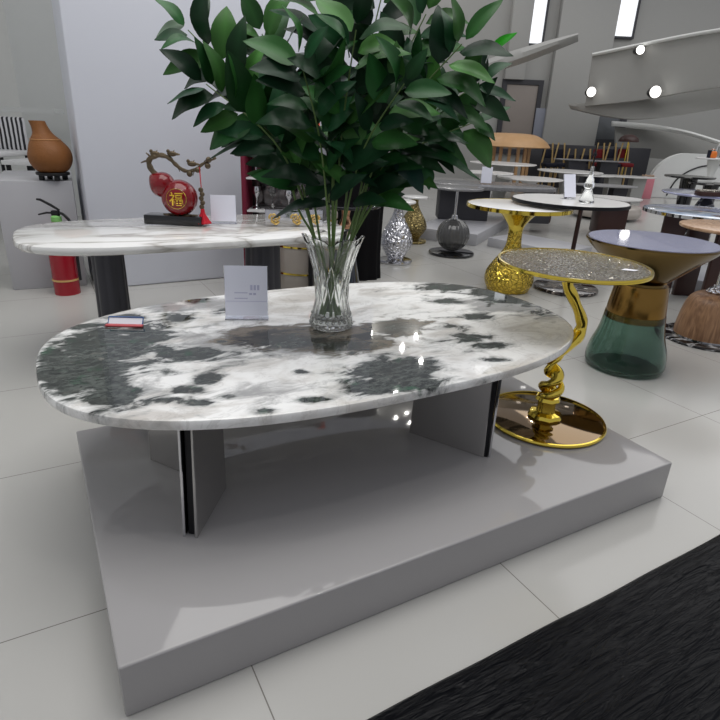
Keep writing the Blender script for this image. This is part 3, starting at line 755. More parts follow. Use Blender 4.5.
# ------------------------------------------------------------------ back platforms
def low_plinth(label, x0, y0, x1, y1, z, depth, rz=None):
    a = P(x0, y0); b = P(x1, y1); dd = (b-a); L = dd.length; an = math.atan2(dd.y, dd.x)
    o = obj('display_platform', B((L/2, depth/2, z/2), (L, depth, z), bev=.004), 'plinth', None, (a.x, a.y, 0), (0, 0, an))
    tag(o, label, 'platform', 'low grey display platforms'); return o
low_plinth('long low grey platform under the dark granite table', 412, 238, 476, 246, .13, 1.7)
low_plinth('low grey platform right of the golden hammered table', 487, 246, 562, 262, .1, .6)
low_plinth('low grey platform behind the lavender topped bell table', 655, 284, 719, 296, .1, .8)
# ------------------------------------------------------------------ granite table, ball table, vases
farY = P(450, 224, .13).y+.55
gt = PY(492, 184, farY); HG = gt.z
r = thing('dining_table', 'long dark granite topped table on a charcoal block base at the far middle', 'table', (gt.x, farY, .13))
w_ = size(118, farY)
obj('tabletop', slab(superell(w_/2, .42, 3.2, 96), HG-.13-.05, HG-.13, .01), 'granite', r)
a_ = PY(438, 200, farY).x-gt.x; b_ = PY(487, 200, farY).x-gt.x
obj('block_leg', B(((a_+b_)/2, 0, (HG-.181)/2), (b_-a_, .34, HG-.181), bev=.01), 'charcoal', r)
obj('block_leg', B((.62, 0, (HG-.181)/2), (.3, .34, HG-.181), bev=.01), 'charcoal', r)
bl = P(451, 254); bY = bl.y
r = thing('side_table', 'side table with ribbed smoky glass ball on a black disc base', 'table', (bl.x, bY, 0))
obj('base', disc(size(44, bY)/2*1.03, 0, .03, .012, 64), 'blackgloss', r)
rb = size(32, bY)/2; zc = PY(453, 237, bY).z
zc = max(zc, rb+.035)
bm = lathe([(rb*math.sin(PI*i/24) if 0 < i < 24 else 0, zc-rb*math.cos(PI*i/24)) for i in range(25)], 96, fx=lambda a, z: 1+.02*math.cos(24*a))
obj('ball', bm, 'smoke', r)
HBt = PY(459, 187, bY).z
obj('pole', lathe([(0, zc+rb-.005), (.035, zc+rb-.005), (.03, zc+rb+.03), (.013, zc+rb+.035), (.013, HBt-.02), (0, HBt-.02)], 24), 'chrome', r)
obj('tabletop', disc(size(50, bY)/2, HBt-.02, HBt, .006, 64), 'granite', r)
def vase_table(label, px, pyb, ptx, pty, rpx, top_r, m, topm, hfrac=1):
    b = P(px, pyb); Y = b.y; tz = PY(ptx, pty, Y).z; R_ = size(rpx, Y)/2
    r = thing('side_table', label, 'table', (b.x, Y, 0))
    obj('base', disc(R_*1.02, 0, .03, .01, 56), topm, r)
    h = tz-.02-.04
    bm = lathe(smooth_prof([(0, .03), (R_*.45, .03), (R_*.5, .05), (R_*.88, .05+h*.18), (R_*.98, .05+h*.30), (R_*.8, .05+h*.48), (R_*.42, .05+h*.70), (R_*.25, .05+h*.86), (R_*.24, tz-.021), (0, tz-.021)], 5), 56)
    obj('vase_body', bm, m, r)
    obj('tabletop', disc(top_r, tz-.02, tz, .006, 56), 'whiteglaze', r)
    return r
vase_table('side table with silver hammered vase body right of the black drape', 395, 262, 391, 200, 33, .16, 'hamsilver', 'chrome')
vase_table('side table with old gold hammered vase body behind the silver one', 412, 242, 412, 196, 27, .14, 'hamold', 'hamold')
# blue-black cone table with rose gold neck
b = P(343, 302); b.y += .0; Y = b.y
r = thing('side_table', 'side table with blue black glass cone and rose gold waisted neck', 'table', (b.x, Y, 0))
zt = PY(345, 203, Y).z; zn = PY(346, 228, Y).z
obj('cone', lathe(smooth_prof([(0, 0), (.13, 0), (.135, .02), (.09, zn*.55), (.045, zn)], 5)+[(0, zn)], 40), 'blueblack', r)
obj('neck', lathe(smooth_prof([(.045, zn), (.05, zn+.02), (.028, zn+.08), (.04, zt-.022)], 5)+[(0, zt-.022)], 40), mat('rose_gold', (196, 150, 118), .2, 1), r)
obj('tabletop', disc(.24, zt-.02, zt, .006, 64), 'blackgloss', r)
# black draped stand
b = P(352, 284); Y = b.y+.25; b = Vector((b.x/b.y*Y, Y, 0))
zt = PY(342, 118, Y).z
w_ = size(58, Y)/2
r = thing('draped_stand', 'tall display stand covered by black cloth behind the bouquet', 'stand', (b.x, Y, 0))
bm = lathe(smooth_prof([(w_*.95, .0), (w_*.9, .3), (w_*1.0, zt-.1), (w_*.96, zt), (0, zt+.01)], 5), 72, fx=lambda a, z: 1+.05*math.cos(11*a)*(1-z/3), sy=.6)
obj('cloth', bm, 'blackcloth', r)
obj('core', B((0, 0, (zt-.02)/2), (w_*1.2, w_*.6, zt-.02)), 'black', r)
# mushroom drum cabinet with gold bands
b = P(304, 296); Y = b.y+.25; cx_ = PY(304, 268, Y).x
zt = .60
r = thing('drum_cabinet', 'mushroom coloured round cabinet with gold bands behind the veined marble table', 'cabinet', (cx_, Y, 0))
rc = size(66, Y)/2
obj('body', disc(rc, 0, zt, .01, 64), 'beige', r)
for z in (.16, .36, .55): obj('gold_band', lathe([(rc-.002, z-.007), (rc+.005, z-.006), (rc+.005, z+.006), (rc-.002, z+.007)], 64), 'gold', r)
# burgundy display shelf
Y = 4.62
xl = PY(258, 180, Y).x; xr = PY(318, 180, Y).x; zb = 0; zt = PY(285, 128, Y).z
r = thing('display_cabinet', 'burgundy edged display cabinet with crystal ware left of the black drape', 'cabinet', ((xl+xr)/2, Y-.42, 0))
w_ = xr-xl
obj('back_panel', B((0, .12, zt/2), (w_, .02, zt)), mat('cabinet_mirror', (110, 106, 106), .12, .8), r)
obj('side_panel', B((-w_/2, 0, zt/2), (.03, .26, zt), bev=.004), 'burgundy', r, label='burgundy side edge')
obj('side_panel', B((w_/2, 0, zt/2), (.03, .26, zt), bev=.004), 'black', r)
for z in (.62, .84, 1.06, zt-.01): obj('shelf', B((0, 0, z), (w_-.035, .24, .012)), 'whitelac', r)
for z, lst in ((.626, 4), (.846, 4), (1.066, 3)):
    for q in range(lst):
        hh = rnd(.1, .17); x = -w_/2+.07+q*(w_-.12)/(lst-1 if lst > 1 else 1)
        rw = rnd(.018, .028)
        o = obj('crystal_figure', lathe(smooth_prof([(0, 0), (rw*1.2, 0), (rw, .01), (rw*.3, .03), (rw*.35, hh*.5), (rw*1.2, hh*.75), (rw*1.0, hh)], 3)+[(0, hh)], 14), 'glass' if q % 2 else 'chrome', None, ((xl+xr)/2+x, Y-.45, z+.001))
        tag(o, 'small %s on the %s shelf of the burgundy display cabinet' % ('clear glass goblet' if q % 2 else 'silver goblet', {.626: 'lower', .846: 'middle', 1.066: 'upper'}[z]), 'goblet', 'goblets in the burgundy cabinet')
p_ = PY(314, 163, Y-.62)
o = obj('gift_box', B((0, 0, 0), (.06, .04, .15), bev=.003), 'orangered', None, (p_.x-.01, Y-.46, 1.15))
tag(o, 'upright orange red box at the right end of the display cabinet', 'box')
# ------------------------------------------------------------------ veined marble table behind
Z2 = .65
fa = P(60, 255, Z2-.02); fb = P(300, 241, Z2-.02); d2 = (fb-fa); d2.z = 0; d2.normalize(); n2 = Vector((-d2.y, d2.x, 0)); an2 = math.atan2(d2.y, d2.x)
bk = P(60, 220, Z2); wid2 = (bk-fa).dot(n2)
tipL = P(12, 234, Z2); uL = (tipL-fa).dot(d2); L2 = 1.72
c2 = fa+n2*wid2/2+d2*(uL+L2/2)
t2 = thing('dining_table', 'long white marble table with grey veins and dark fluted legs behind', 'table', (c2.x, c2.y, 0), an2)
obj('tabletop', slab(superell(L2/2, wid2/2, 3.3, 200), Z2-.045, Z2, .014, under=.02), 'veinmarble', t2)
inv2 = (Matrix.Translation((c2.x, c2.y, 0)) @ Matrix.Rotation(an2, 4, 'Z')).inverted()
for px_, py_ in ((110, 275), (263, 262)):
    q = inv2 @ PY(px_, py_, (3.0 if px_ < 200 else 3.32))
    LR = .078 if px_ < 200 else .1
    def flute(a, z): return 1+.09*abs(math.cos(4*a))-.05
    bm = lathe([(0, 0), (LR*1.08, 0), (LR*1.08, .02), (LR, Z2-.05), (LR, Z2-.046), (0, Z2-.046)], 96, c=(q.x, q.y, 0), fx=flute)
    obj('leg', bm, mat('anthracite_leg', (66, 66, 72), .35, .3), t2)
# price card on it
q = P(224, 224, Z2)
card_stand('card_stand', 'small blank white acrylic card beside the red tassel', (q.x, q.y-.0, Z2+.001), size(24, q.y+.1), .155, an2-.35, .02, False)
# roses in a mirrored box
q = P(291, 224, Z2); q = q-n2*.04
r = thing('rose_box', 'shallow mirrored box set with golden roses on the veined table', 'box', (q.x, q.y, Z2+.001), an2-.3)
obj('box_body', B((0, 0, .045), (.33, .09, .09), bev=.003), 'chrome', r)
def rose(bm, c, s):
    for k in range(11):
        a = k*2.4; rr_ = s*(.15+.085*k/1.1); zz = c[1]
        pts = []
        for j in range(5):
            aa = a+(j-2)*.28; pts.append((c[0]+rr_*math.cos(aa)*1.0, zz-.004-(.012-rr_*.2), c[2]+rr_*math.sin(aa)))
        tube(pts, [.003, .007*s*20, .009*s*20, .007*s*20, .003], 5, bm)
for xx, sz in ((-.115, .036), (.01, .036), (.12, .032)):
    bm = bmesh.new(); rose(bm, (xx, -.045, .045), sz); obj('rose', bm, 'cream', r)
q = P(316, 222, Z2)+d2*.03
r = thing('crystal_pinecone', 'grey crystal cone ornament beside the golden rose box', 'ornament', (q.x, q.y+.02, Z2+.001))
bm = lathe(smooth_prof([(0, 0), (.045, .0), (.062, .04), (.055, .08), (.03, .12), (0, .135)], 5), 20, fx=lambda a, z: 1+.05*math.cos(10*a+z*120))
obj('body', bm, 'smoke', r)
obj('base_ring', lathe([(.03, -.0005), (.05, -.0005), (.052, .01), (.03, .01)], 24), 'chrome', r)
# ------------------------------------------------------------------ gourd ornament
q = P(176, 224, Z2); gY = q.y
r = thing('gourd_ornament', 'red lacquer gourd ornament with bronze branch and gold character on black block', 'ornament', (q.x, q.y, Z2+.001), 0)
K = size(1, math.hypot(gY, Z2-H))*1.0
def G(px, py, dy=0): return Vector(((PY(px, py, gY).x-q.x), dy, PY(px, py, gY).z-Z2))
w_ = (G(203, 228)-G(147, 228)).x
obj('block_base', B((0, 0, .026), (w_, .11, .05), bev=.003), 'blackgloss', r)
cbig = G(180, 203); rbig = size(34, gY)/2; csm = G(162, 184.5); rsm = size(24, gY)/2
cbig.z = max(cbig.z, rbig*.95+.052)
def ball(c, rx, axis, m, elong=1.0, taper=0, name='gourd_bulb'):
    bm = bmesh.new(); bmesh.ops.create_uvsphere(bm, u_segments=40, v_segments=24, radius=rx)
    for vv in bm.verts:
        vv.co.z *= elong
        if vv.co.z > 0 and taper: k = 1-taper*(vv.co.z/rx)**2*.5; vv.co.x *= k; vv.co.y *= k
    rot = Vector((0, 0, 1)).rotation_difference(axis.normalized()).to_matrix().to_4x4()
    bmesh.ops.transform(bm, matrix=rot, verts=bm.verts)
    bmesh.ops.translate(bm, vec=c, verts=bm.verts)
    return obj(name, bm, m, r)
ax = (csm-cbig)
bb_ = ball(cbig, rbig, ax, 'redlacq')
ball(csm, rsm, ax, 'redlacq', 1.12, .7)
# gold medallion ring + character
vdir = (Vector((0, 0, H))-(Vector((q.x, q.y, Z2))+cbig)); vdir = Vector((.32, vdir.y, vdir.z*.3)).normalized()
rot = Vector((0, 0, 1)).rotation_difference(vdir)
side = Vector((1, 0, 0)); sd = (side-vdir*side.dot(vdir)).normalized(); upv = vdir.cross(sd)
Mx = Matrix((sd, upv, vdir)).transposed().to_4x4()
bm = bmesh.new()
for rr_ in (.54,):
    tube([Mx @ Vector((rbig*rr_*math.cos(a), rbig*rr_*math.sin(a), rbig*math.sqrt(1-rr_*rr_)*1.003)) for a in [2*PI*i/40 for i in range(41)]], .0014, 6, bm)
for v_ in bm.verts: v_.co += cbig
obj('medallion_ring', bm, 'gold', r)
cu = bpy.data.curves.new('character', 'FONT'); cu.body = '\u798f'; cu.size = rbig*.78; cu.align_x = 'CENTER'; cu.align_y = 'CENTER'; cu.offset = .0006
to = bpy.data.objects.new('character', cu); C.objects.link(to)
bpy.context.view_layer.update()
dg = bpy.context.evaluated_depsgraph_get(); tm = bpy.data.meshes.new_from_object(to.evaluated_get(dg))
bpy.data.objects.remove(to)
bm = bmesh.new(); bm.from_mesh(tm)
xs = [v_.co.x for v_ in bm.verts]; ys = [v_.co.y for v_ in bm.verts]
if xs:
    mx_, my_ = (min(xs)+max(xs))/2, (min(ys)+max(ys))/2
    ex = bmesh.ops.extrude_face_region(bm, geom=list(bm.faces))
    newv = {g_ for g_ in ex['geom'] if isinstance(g_, bmesh.types.BMVert)}
    for v_ in bm.verts:
        x, y = v_.co.x-mx_, v_.co.y-my_; rad2 = min(.95, (x*x+y*y)/rbig**2)
        z = rbig*math.sqrt(1-rad2)*1.0+(.003 if v_ in newv else -.001)
        v_.co = Mx @ Vector((x, y, z))+cbig
    obj('gold_character', bm, mat('bright_gold', (240, 196, 70), .25, .8), r)
# branch
pts = [G(158, 177), G(151, 169), G(149, 161), G(154, 156.5), G(162, 155.5), G(170, 159), G(176, 165), G(185, 171), G(195, 170), G(203, 164), G(210, 161), G(216, 158)]
bp = spline(pts, 6); n = len(bp)
bm = tube(bp, [.017*(1-.7*i/n)+.0015*math.sin(i*1.1) for i in range(n)], 8)
for a_, b_, w_ in ((G(149, 161), G(141, 163), .006), (G(151, 158), G(146, 153), .006), (G(176, 165), G(180, 172), .004), (G(203, 164), G(207, 159), .003), (G(195, 170), G(193, 176), .003)):
    tube([a_, (a_+b_)/2+Vector((0, 0, .003)), b_], [w_, w_*.9, w_*.5], 7, bm)
obj('branch', bm, 'bronze', r)
for i, (x, y) in enumerate(((155, 154), (172, 154), (192, 164))):
    c = G(x, y); bm = bmesh.new()
    bmesh.ops.create_uvsphere(bm, u_segments=12, v_segments=8, radius=.016, matrix=Matrix.Translation(c) @ Matrix.Diagonal((1.7, .8, .9, 1)))
    bmesh.ops.create_uvsphere(bm, u_segments=10, v_segments=6, radius=.010, matrix=Matrix.Translation(c+Vector((-.020, 0, .013))))
    tube([c+Vector((.012, 0, 0)), c+Vector((.042, 0, -.002))], [.010, .004], 6, bm)
    tube([c+Vector((0, 0, 0)), c+Vector((.012, .008, .02))], [.008, .001], 6, bm)
    obj('bird', bm, 'bronze', r)
for x, y in ((190, 174), (198, 170), (208, 166), (209, 160)):
    bm = bmesh.new(); bmesh.ops.create_uvsphere(bm, u_segments=14, v_segments=10, radius=.016, matrix=Matrix.Translation(G(x, y, -.006)))
    obj('fruit', bm, 'bronze', r)
bm = bmesh.new()
for k in range(14):
    a = k*.9; c = cbig+Vector((rbig*.75*math.cos(a)+rnd(-.01, .01), -rbig*.3+rnd(-.01, .02), 0)); c.z = .045+rnd(0, .008)
    bmesh.ops.create_uvsphere(bm, u_segments=8, v_segments=6, radius=rnd(.007, .011), matrix=Matrix.Translation(c) @ Matrix.Diagonal((1.5, 1, .8, 1)))
tube([cbig+Vector((-.09, -.02, -rbig+.006)), cbig+Vector((0, -.035, -rbig+.012)), cbig+Vector((.1, -.02, -rbig+.006))], .005, 6, bm)
obj('scroll_roots', bm, 'bronze', r)
hang = G(200, 167)
tz = Vector((q.x, q.y, Z2))+hang
ts = thing('tassel', 'red tassel with bronze coin beads hanging from the bronze branch', 'tassel', (tz.x, tz.y-.012, tz.z))
def D(y): return (y-167)/567.5*gY*1.0
L_ = hang.z-.008
obj('cord', tube([(0, 0, 0), (.003, 0, -L_*.35), (.003, 0, -L_*.37)], .0028, 6), 'redcord', ts)
bm = bmesh.new()
for k in range(5): bmesh.ops.create_uvsphere(bm, u_segments=12, v_segments=8, radius=.014, matrix=Matrix.Translation((.003+(.003 if k % 2 else -.003), 0, -L_*(.39+.075*k))) @ Matrix.Diagonal((1, .7, 1, 1)))
obj('beads', bm, 'bronze', ts)
bm = lathe(smooth_prof([(0, -L_*.72), (.009, -L_*.73), (.012, -L_*.8), (.03, -L_*.92), (.04, -L_*.985), (.0, -L_*.985)], 4), 30, c=(.003, 0, 0), fx=lambda a, z: 1+.15*math.cos(10*a))
obj('fringe', bm, 'redcord', ts)
# ------------------------------------------------------------------ grey plinth with clay pot, extinguisher
a = P(12, 291); b = P(86, 286)
zt = .76
dd = (b-a); Lq = dd.length; an = math.atan2(dd.y, dd.x)
ext = .9
o = obj('grey_plinth', B(((Lq)/2, .42, zt/2), (Lq, .84, zt), bev=.005), 'plinth', None, (a.x, a.y+.02, 0), (0, 0, an))
tag(o, 'grey box plinth carrying the brown clay pot at the left', 'plinth')
ux = Vector((math.cos(an), math.sin(an), 0)); uy = Vector((-ux.y, ux.x, 0))
cp = P(56, 183, zt+.0)
pot_c = P(54, 180, zt)
K = size(1, pot_c.y)*.87
r = thing('pot_stand', 'small black wooden stand under the brown clay pot', 'stand', (pot_c.x, pot_c.y, zt))
obj('board', disc(K*17, .035, .055, .006, 40), 'black', r)
for k in range(4):
    a_ = PI/4+k*PI/2; obj('leg', B((K*12*math.cos(a_), K*12*math.sin(a_), .0185), (.03, .03, .035), bev=.004), 'black', r)
r = thing('clay_pot', 'brown round clay pot with slanted neck standing on the grey plinth', 'pot', (pot_c.x, pot_c.y, zt+.056))
hp_ = PY(45, 121, pot_c.y).z-zt-.056
bm = lathe(smooth_prof([(0, 0), (K*13, 0), (K*20, hp_*.14), (K*22, hp_*.32), (K*19.5, hp_*.5), (K*14, hp_*.66), (K*10, hp_*.76), (K*8.2, hp_*.88), (K*8, hp_)], 6)+[(K*7, hp_), (K*7, hp_*.8), (0, hp_*.75)], 56)
for v_ in bm.verts:
    k = max(0, (v_.co.z/hp_-.45)/.55); v_.co.x -= K*9*k**1.2
obj('body', bm, 'clay', r)
bm = tube([(K*15*math.cos(a_)-K*2.6, K*15*math.sin(a_), hp_*.645) for a_ in [2*PI*i/40 for i in range(41)]], .003, 5)
obj('band', bm, mat('pale_clay', (190, 140, 90), .6), r)
# fire extinguisher
ec = P(68, 292); ec = Vector((ec.x, ec.y-.0, 0)); 
r = thing('fire_extinguisher', 'red fire extinguisher with black handle standing before the grey plinth', 'fire extinguisher', (ec.x+.01, ec.y-.02, 0))
re_ = size(24, 4.05)/2
obj('cylinder', lathe(smooth_prof([(0, .0), (re_*.9, .0), (re_, .02), (re_, .25), (re_, .40), (re_*.96, .44), (re_*.6, .49), (.025, .51)], 4)+[(0, .51)], 48), 'red', r)
obj('strap', lathe([(re_, .10), (re_+.004, .10), (re_+.004, .112), (re_, .112)], 48), 'yellow', r)
obj('neck_label', lathe([(0, .509), (.034, .509), (.034, .54), (.02, .55), (0, .55)], 24), 'label', r, label='green ring below the valve')
obj('valve', B((.0, 0, .565), (.05, .03, .035), bev=.004), 'black', r)
obj('handle', tube([(.03, 0, .585), (-.02, 0, .615), (-.09, 0, .65), (-.115, 0, .652)], [.008, .010, .009, .007], 8), 'black', r)
obj('lever', tube([(.0, 0, .565), (-.06, 0, .565), (-.12, 0, .55)], [.007, .007, .005], 8), 'black', r)
obj('hose', tube(spline([(.02, 0, .57), (.07, -.01, .55), (re_+.028, 0, .46), (re_+.022, 0, .3), (re_+.02, 0, .1)], 6), .010, 8), 'rubber', r)
# ------------------------------------------------------------------ left background furniture
Y = 6.2
p_ = PY(14, 150, Y); zt_ = PY(14, 117, Y).z
r = thing('striped_chair', 'chair with black and white striped back at the far left', 'chair', (p_.x, Y, 0))
hw = size(28, Y)/2
sz = PY(14, 150, Y).z
bm = B((0, 0, (zt_+sz)/2), (hw*2, .06, zt_-sz), bev=.02); 
obj('backrest', bm, 'zebra', r)
obj('seat', B((0, -.25, sz-.02), (hw*2.1, .5, .05), bev=.015), 'whitelac', r)
for sx in (-1, 1):
    for sy in (-.45, -.02): obj('leg', tube([(sx*hw*.85, sy, sz-.045), (sx*hw*.9, sy, 0)], .015, 8), 'darkmetal', r)
def box_table(label, x0, x1, y, Y, m, th=.04, leg='darkmetal'):
    a = PY(x0, y, Y); b = PY(x1, y, Y); z = a.z
    r = thing('low_table', label, 'table', ((a.x+b.x)/2, Y+.2, 0))
    w = b.x-a.x
    obj('tabletop', B((0, 0, z-th/2), (w, .45, th), bev=.004), m, r)
    for sx in (-1, 1):
        for sy in (-1, 1): obj('leg', B((sx*(w/2-.04), sy*.18, (z-th-.001)/2), (.03, .03, z-th-.001)), leg, r)
    return r
box_table('white topped low table with dark underside left of the clay pot', 2, 34, 160, 5.6, 'whitelac')
# ------------------------------------------------------------------ right middle: table cluster and far tables
def round_table(name, label, px, py, rpx, Y, topm, basem, base='flare', th=.022, group=None, zb=0, ratio=1.0, two=False):
    c = PY(px, py, Y); z = c.z; R_ = size(rpx, Y)
    r = thing(name, label, 'table', (c.x, Y, zb), 0, group)
    z -= zb
    obj('tabletop', lathe([(0, z-th), (R_*.97, z-th), (R_, z-th*.4), (R_-.004, z), (0, z)], 56, sy=ratio), topm, r)
    if base == 'flare':
        bm = lathe(smooth_prof([(0, 0), (R_*.34, 0), (R_*.3, .03), (R_*.12, z*.45), (R_*.16, z*.75), (R_*.36, z-th-.001), (0, z-th-.001)], 5), 40)
        obj('pedestal', bm, basem, r)
    elif base == 'cone':
        bm = lathe([(0, 0), (R_*.42, 0), (R_*.40, .02), (R_*.22, z-th-.001), (0, z-th-.001)], 40); obj('pedestal', bm, basem, r)
    elif base == 'inv':
        bm = lathe([(0, 0), (R_*.18, 0), (R_*.34, z-th-.001), (0, z-th-.001)], 40); obj('pedestal', bm, basem, r)
    elif base == 'slab':
        for sx in (-1, 1):
            obj('leg', hull_panel([(sx*R_*.38-R_*.2, 0, 0), (sx*R_*.38+R_*.2, 0, 0)], [(sx*R_*.42-R_*.22, 0, z-th-.001), (sx*R_*.42+R_*.22, 0, z-th-.001)], .25), basem, r)
    elif base == 'ball':
        bm = bmesh.new(); bmesh.ops.create_uvsphere(bm, u_segments=24, v_segments=16, radius=1, matrix=Matrix.Translation((0, 0, (z-th)/2)) @ Matrix.Diagonal((R_*.3, R_*.3, (z-th)/2-.001, 1)))
        obj('pedestal', bm, basem, r)
    return r
GR = 'rows of tables in the middle of the hall'
# white table with walnut slab legs just behind the pole table
def block_leg(r, px0, px1, py, Y, m, dep=.3):
    a = PY(px0, py, Y); b = PY(px1, py, Y); zt = r.children[0].data.vertices[0].co.z-.001
    obj('block_leg', B(((a.x+b.x)/2-r.location.x, 0, zt/2), (b.x-a.x, dep, zt), bev=.03), m, r)
bpy.context.view_layer.update()
r = round_table('dining_table', 'white topped table on one dark walnut block leg behind the dark pole table', 600, 197, 40, 7.9, 'whiteglaze', 'darkwood', None, ratio=.6)
block_leg(r, 595, 624, 215, 7.9, 'darkwood')
r = round_table('dining_table', 'white stone topped table with a dark walnut block leg between granite and golden tables', 520, 186, 32, farY+.95, 'whiteglaze', 'darkwood', None)
block_leg(r, 534, 549, 215, farY+.95, 'darkwood')
c = PY(606, 212, 9.5); zt_ = PY(606, 204, 9.5).z; rp = size(31, 9.5)
r = thing('round_pouf', 'cream rounded low pouf seen behind the dark walnut block leg', 'pouf', (c.x, 9.5, 0))
obj('cushion', lathe(smooth_prof([(0, .03), (rp*.85, .03), (rp, zt_*.35), (rp, zt_*.65), (rp*.85, zt_), (0, zt_+.01)], 5), 40), 'beige', r)
obj('base', lathe([(0, 0), (rp*.7, 0), (rp*.7, .031), (0, .031)], 40), 'darkmetal', r)
round_table('dining_table', 'white oval table with thin pale pedestal standing beyond the granite table', 530, 178, 31, 10.9, 'whiteglaze', 'whitelac', 'flare')
round_table('dining_table', 'white oval table at the left end of its row, half behind the leaves', 488, 172, 24, 10.6, 'whiteglaze', 'whitelac', 'inv')
round_table('dining_table', 'white oval table with white pedestal under the tan domed table', 503, 163, 31, 11.9, 'whiteglaze', 'wallgrey', 'inv')
round_table('dining_table', 'white oval table in the middle of the rows, behind the tilted card', 570, 171, 30, 12.0,  'whiteglaze', 'wallgrey', 'inv')
round_table('dining_table', 'brighter white table edge right of the tilted card', 594, 175, 20, 11.6, 'whiteglaze', 'navy', 'inv', ratio=.6)
round_table('dining_table', 'long white table in front of the gold legged chairs', 626, 176, 28, 12.2, 'whiteglaze', 'wallgrey', 'slab', ratio=.5)
round_table('dining_table', 'lower grey white table left of the pink bin', 606, 185, 30, 10.9, 'greylac', 'charcoal', 'slab', ratio=.55)
round_table('dining_table', 'thin dark edged table along the row of chairs', 592, 160, 36, 13.2, 'greylac', 'charcoal', 'slab', ratio=.25)
c_ = PY(483, 184, 7.2)
card_stand('card_stand', 'upright white card standing on the dark granite table beside the leaves', (PY(484, 186, farY).x, farY-.1, HG+.001), .14, .21, 0, .05, False)
# tan domed table
Y = 13.6; c = PY(510, 148, Y); R_ = size(36, Y)
r = thing('dining_table', 'tan domed wooden table with slatted base in the far background', 'table', (c.x, Y, 0))
zt_ = PY(513, 133, Y).z; ze = PY(513, 146, Y).z
obj('tabletop', lathe(smooth_prof([(0, zt_), (R_*.55, zt_-.02), (R_*.85, (zt_+ze)/2), (R_, ze)], 5)+[(R_*.97, ze-.02), (0, ze-.02)], 56), 'tan', r)
for k in range(14):
    a_ = 2*PI*k/14; obj('slat', B((R_*.5*math.cos(a_), R_*.5*math.sin(a_), (ze-.021)/2), (.06, .05, ze-.022)), 'tan', r)
a = PY(528, 143, 15.0); b = PY(650, 148, 15.0)
o = obj('dark_backdrop', B((0, 0, a.z/2), (b.x-a.x, .2, a.z), bev=.02), 'charcoal', None, ((a.x+b.x)/2, 15.0, 0))  # added dark slab, stands in for the dark band of goods behind the chairs
tag(o, 'long dark waist high slab standing in for dark goods behind the gold legged chairs', 'partition')
# chairs with gold legs turned up on the tables -> chairs with slim gold legs
def gold_chair(px, py_top, Y, seatm, label, h_px=22, w_px=11):
    c = PY(px, py_top, Y); bz_ = PY(px, py_top+h_px, Y).z
    r = thing('dining_chair', label, 'chair', (c.x, Y, 0), 0, 'gold legged chairs at the far tables')
    w = size(w_px, Y)/2; zs_ = (c.z+bz_)/2
    obj('backrest', B((0, .2, zs_), (w*1.9, .05, .2), bev=.02), seatm, r)
    obj('seat', B((0, 0, bz_-.0), (w*2, .42, .08), bev=.02), seatm, r)
    for sx in (-1, 1):
        obj('back_leg', tube([(sx*w*.9, .16, 0), (sx*w*.9, .16, bz_), (sx*w*.5, .16, c.z)], .02, 7), 'palebrass', r)
        obj('leg', tube([(sx*w*1.05, -.18, 0), (sx*w*.8, -.18, bz_-.04)], .014, 7), 'palebrass', r)
    return r
for x_, m_, lb in ((552, 'navy', 'gold legged navy chair nearest the tan domed table'), (564, 'navy', 'gold legged navy chair, second from the tan domed table'),
                   (604, 'redfab', 'gold legged chair left of the red one under the dark lamp'), (616, 'navy', 'gold legged navy chair between two dark red ones'), (629, 'redfab', 'gold legged dark red chair below the dark domed lamp')):
    gold_chair(x_, 143, 14.0, m_, lb)
for x_, lb in ((575, 'dark navy chair between the two groups of gold legged chairs'), (590, 'dark navy chair left of the dark red chair')):
    gold_chair(x_, 149, 14.0, 'navy', lb)
c = PY(629, 139, 14.15); 
r = thing('floor_lamp', 'lamp with dark half dome shade behind the gold legged chairs', 'lamp', (c.x, 14.15, 0))
zl = PY(629, 142, 14.15).z; rl = size(9, 14.15)
obj('lamp_shade', lathe([(rl*math.cos(PI/2*i/8) if i < 8 else 0, zl+rl*.75*math.sin(PI/2*i/8)) for i in range(9)]+[], 32), 'darkwood', r)
obj('pole', lathe([(0, .02), (.015, .02), (.015, zl+rl*.5), (0, zl+rl*.5)], 12), 'gold', r)
obj('base', disc(.18, 0, .02, .004, 32), 'darkmetal', r)
# white arched panels (low divider)
Y0 = 8.9
a = P(650, 196); 
def arch(label, px0, px1, ptop, pbot, Y, m):
    a = PY(px0, pbot, Y); b = PY(px1, pbot, Y); zt = PY(px0+12, ptop, Y).z; w = b.x-a.x
    poly = []
    R_ = min(zt*.75, w*.5)
    for i in range(13):
        t_ = PI/2*i/12; poly.append((R_-R_*math.cos(t_), zt-R_+R_*math.sin(t_)))
    poly = [(0, 0)]+poly+[(w, zt), (w, 0)]
    bm = bmesh.new(); f0 = [bm.verts.new((x, 0, z)) for x, z in poly]; f1 = [bm.verts.new((x, .14, z)) for x, z in poly]; n = len(poly)
    for i in range(n): bm.faces.new((f0[i], f0[(i+1) % n], f1[(i+1) % n], f1[i]))
    bm.faces.new(f0); bm.faces.new(f1[::-1])
    bmesh.ops.bevel(bm, geom=list(bm.edges), offset=.015, segments=2, affect='EDGES')
    r = thing('arched_divider', label, 'divider', (a.x, Y, 0))
    obj('panel', bm, m, r)
    obj('dark_line', tube(spline([(w*.22, -.012, .06), (w*.3, -.012, zt*.45), (w*.5, -.012, zt*.72), (w*.8, -.012, zt*.8)], 8), .016, 6), 'darkmetal', r)
    return r
arch('white divider with rounded corner and thin dark curved line, right background', 646, 738, 152, 195, 13.4, 'wallpale')
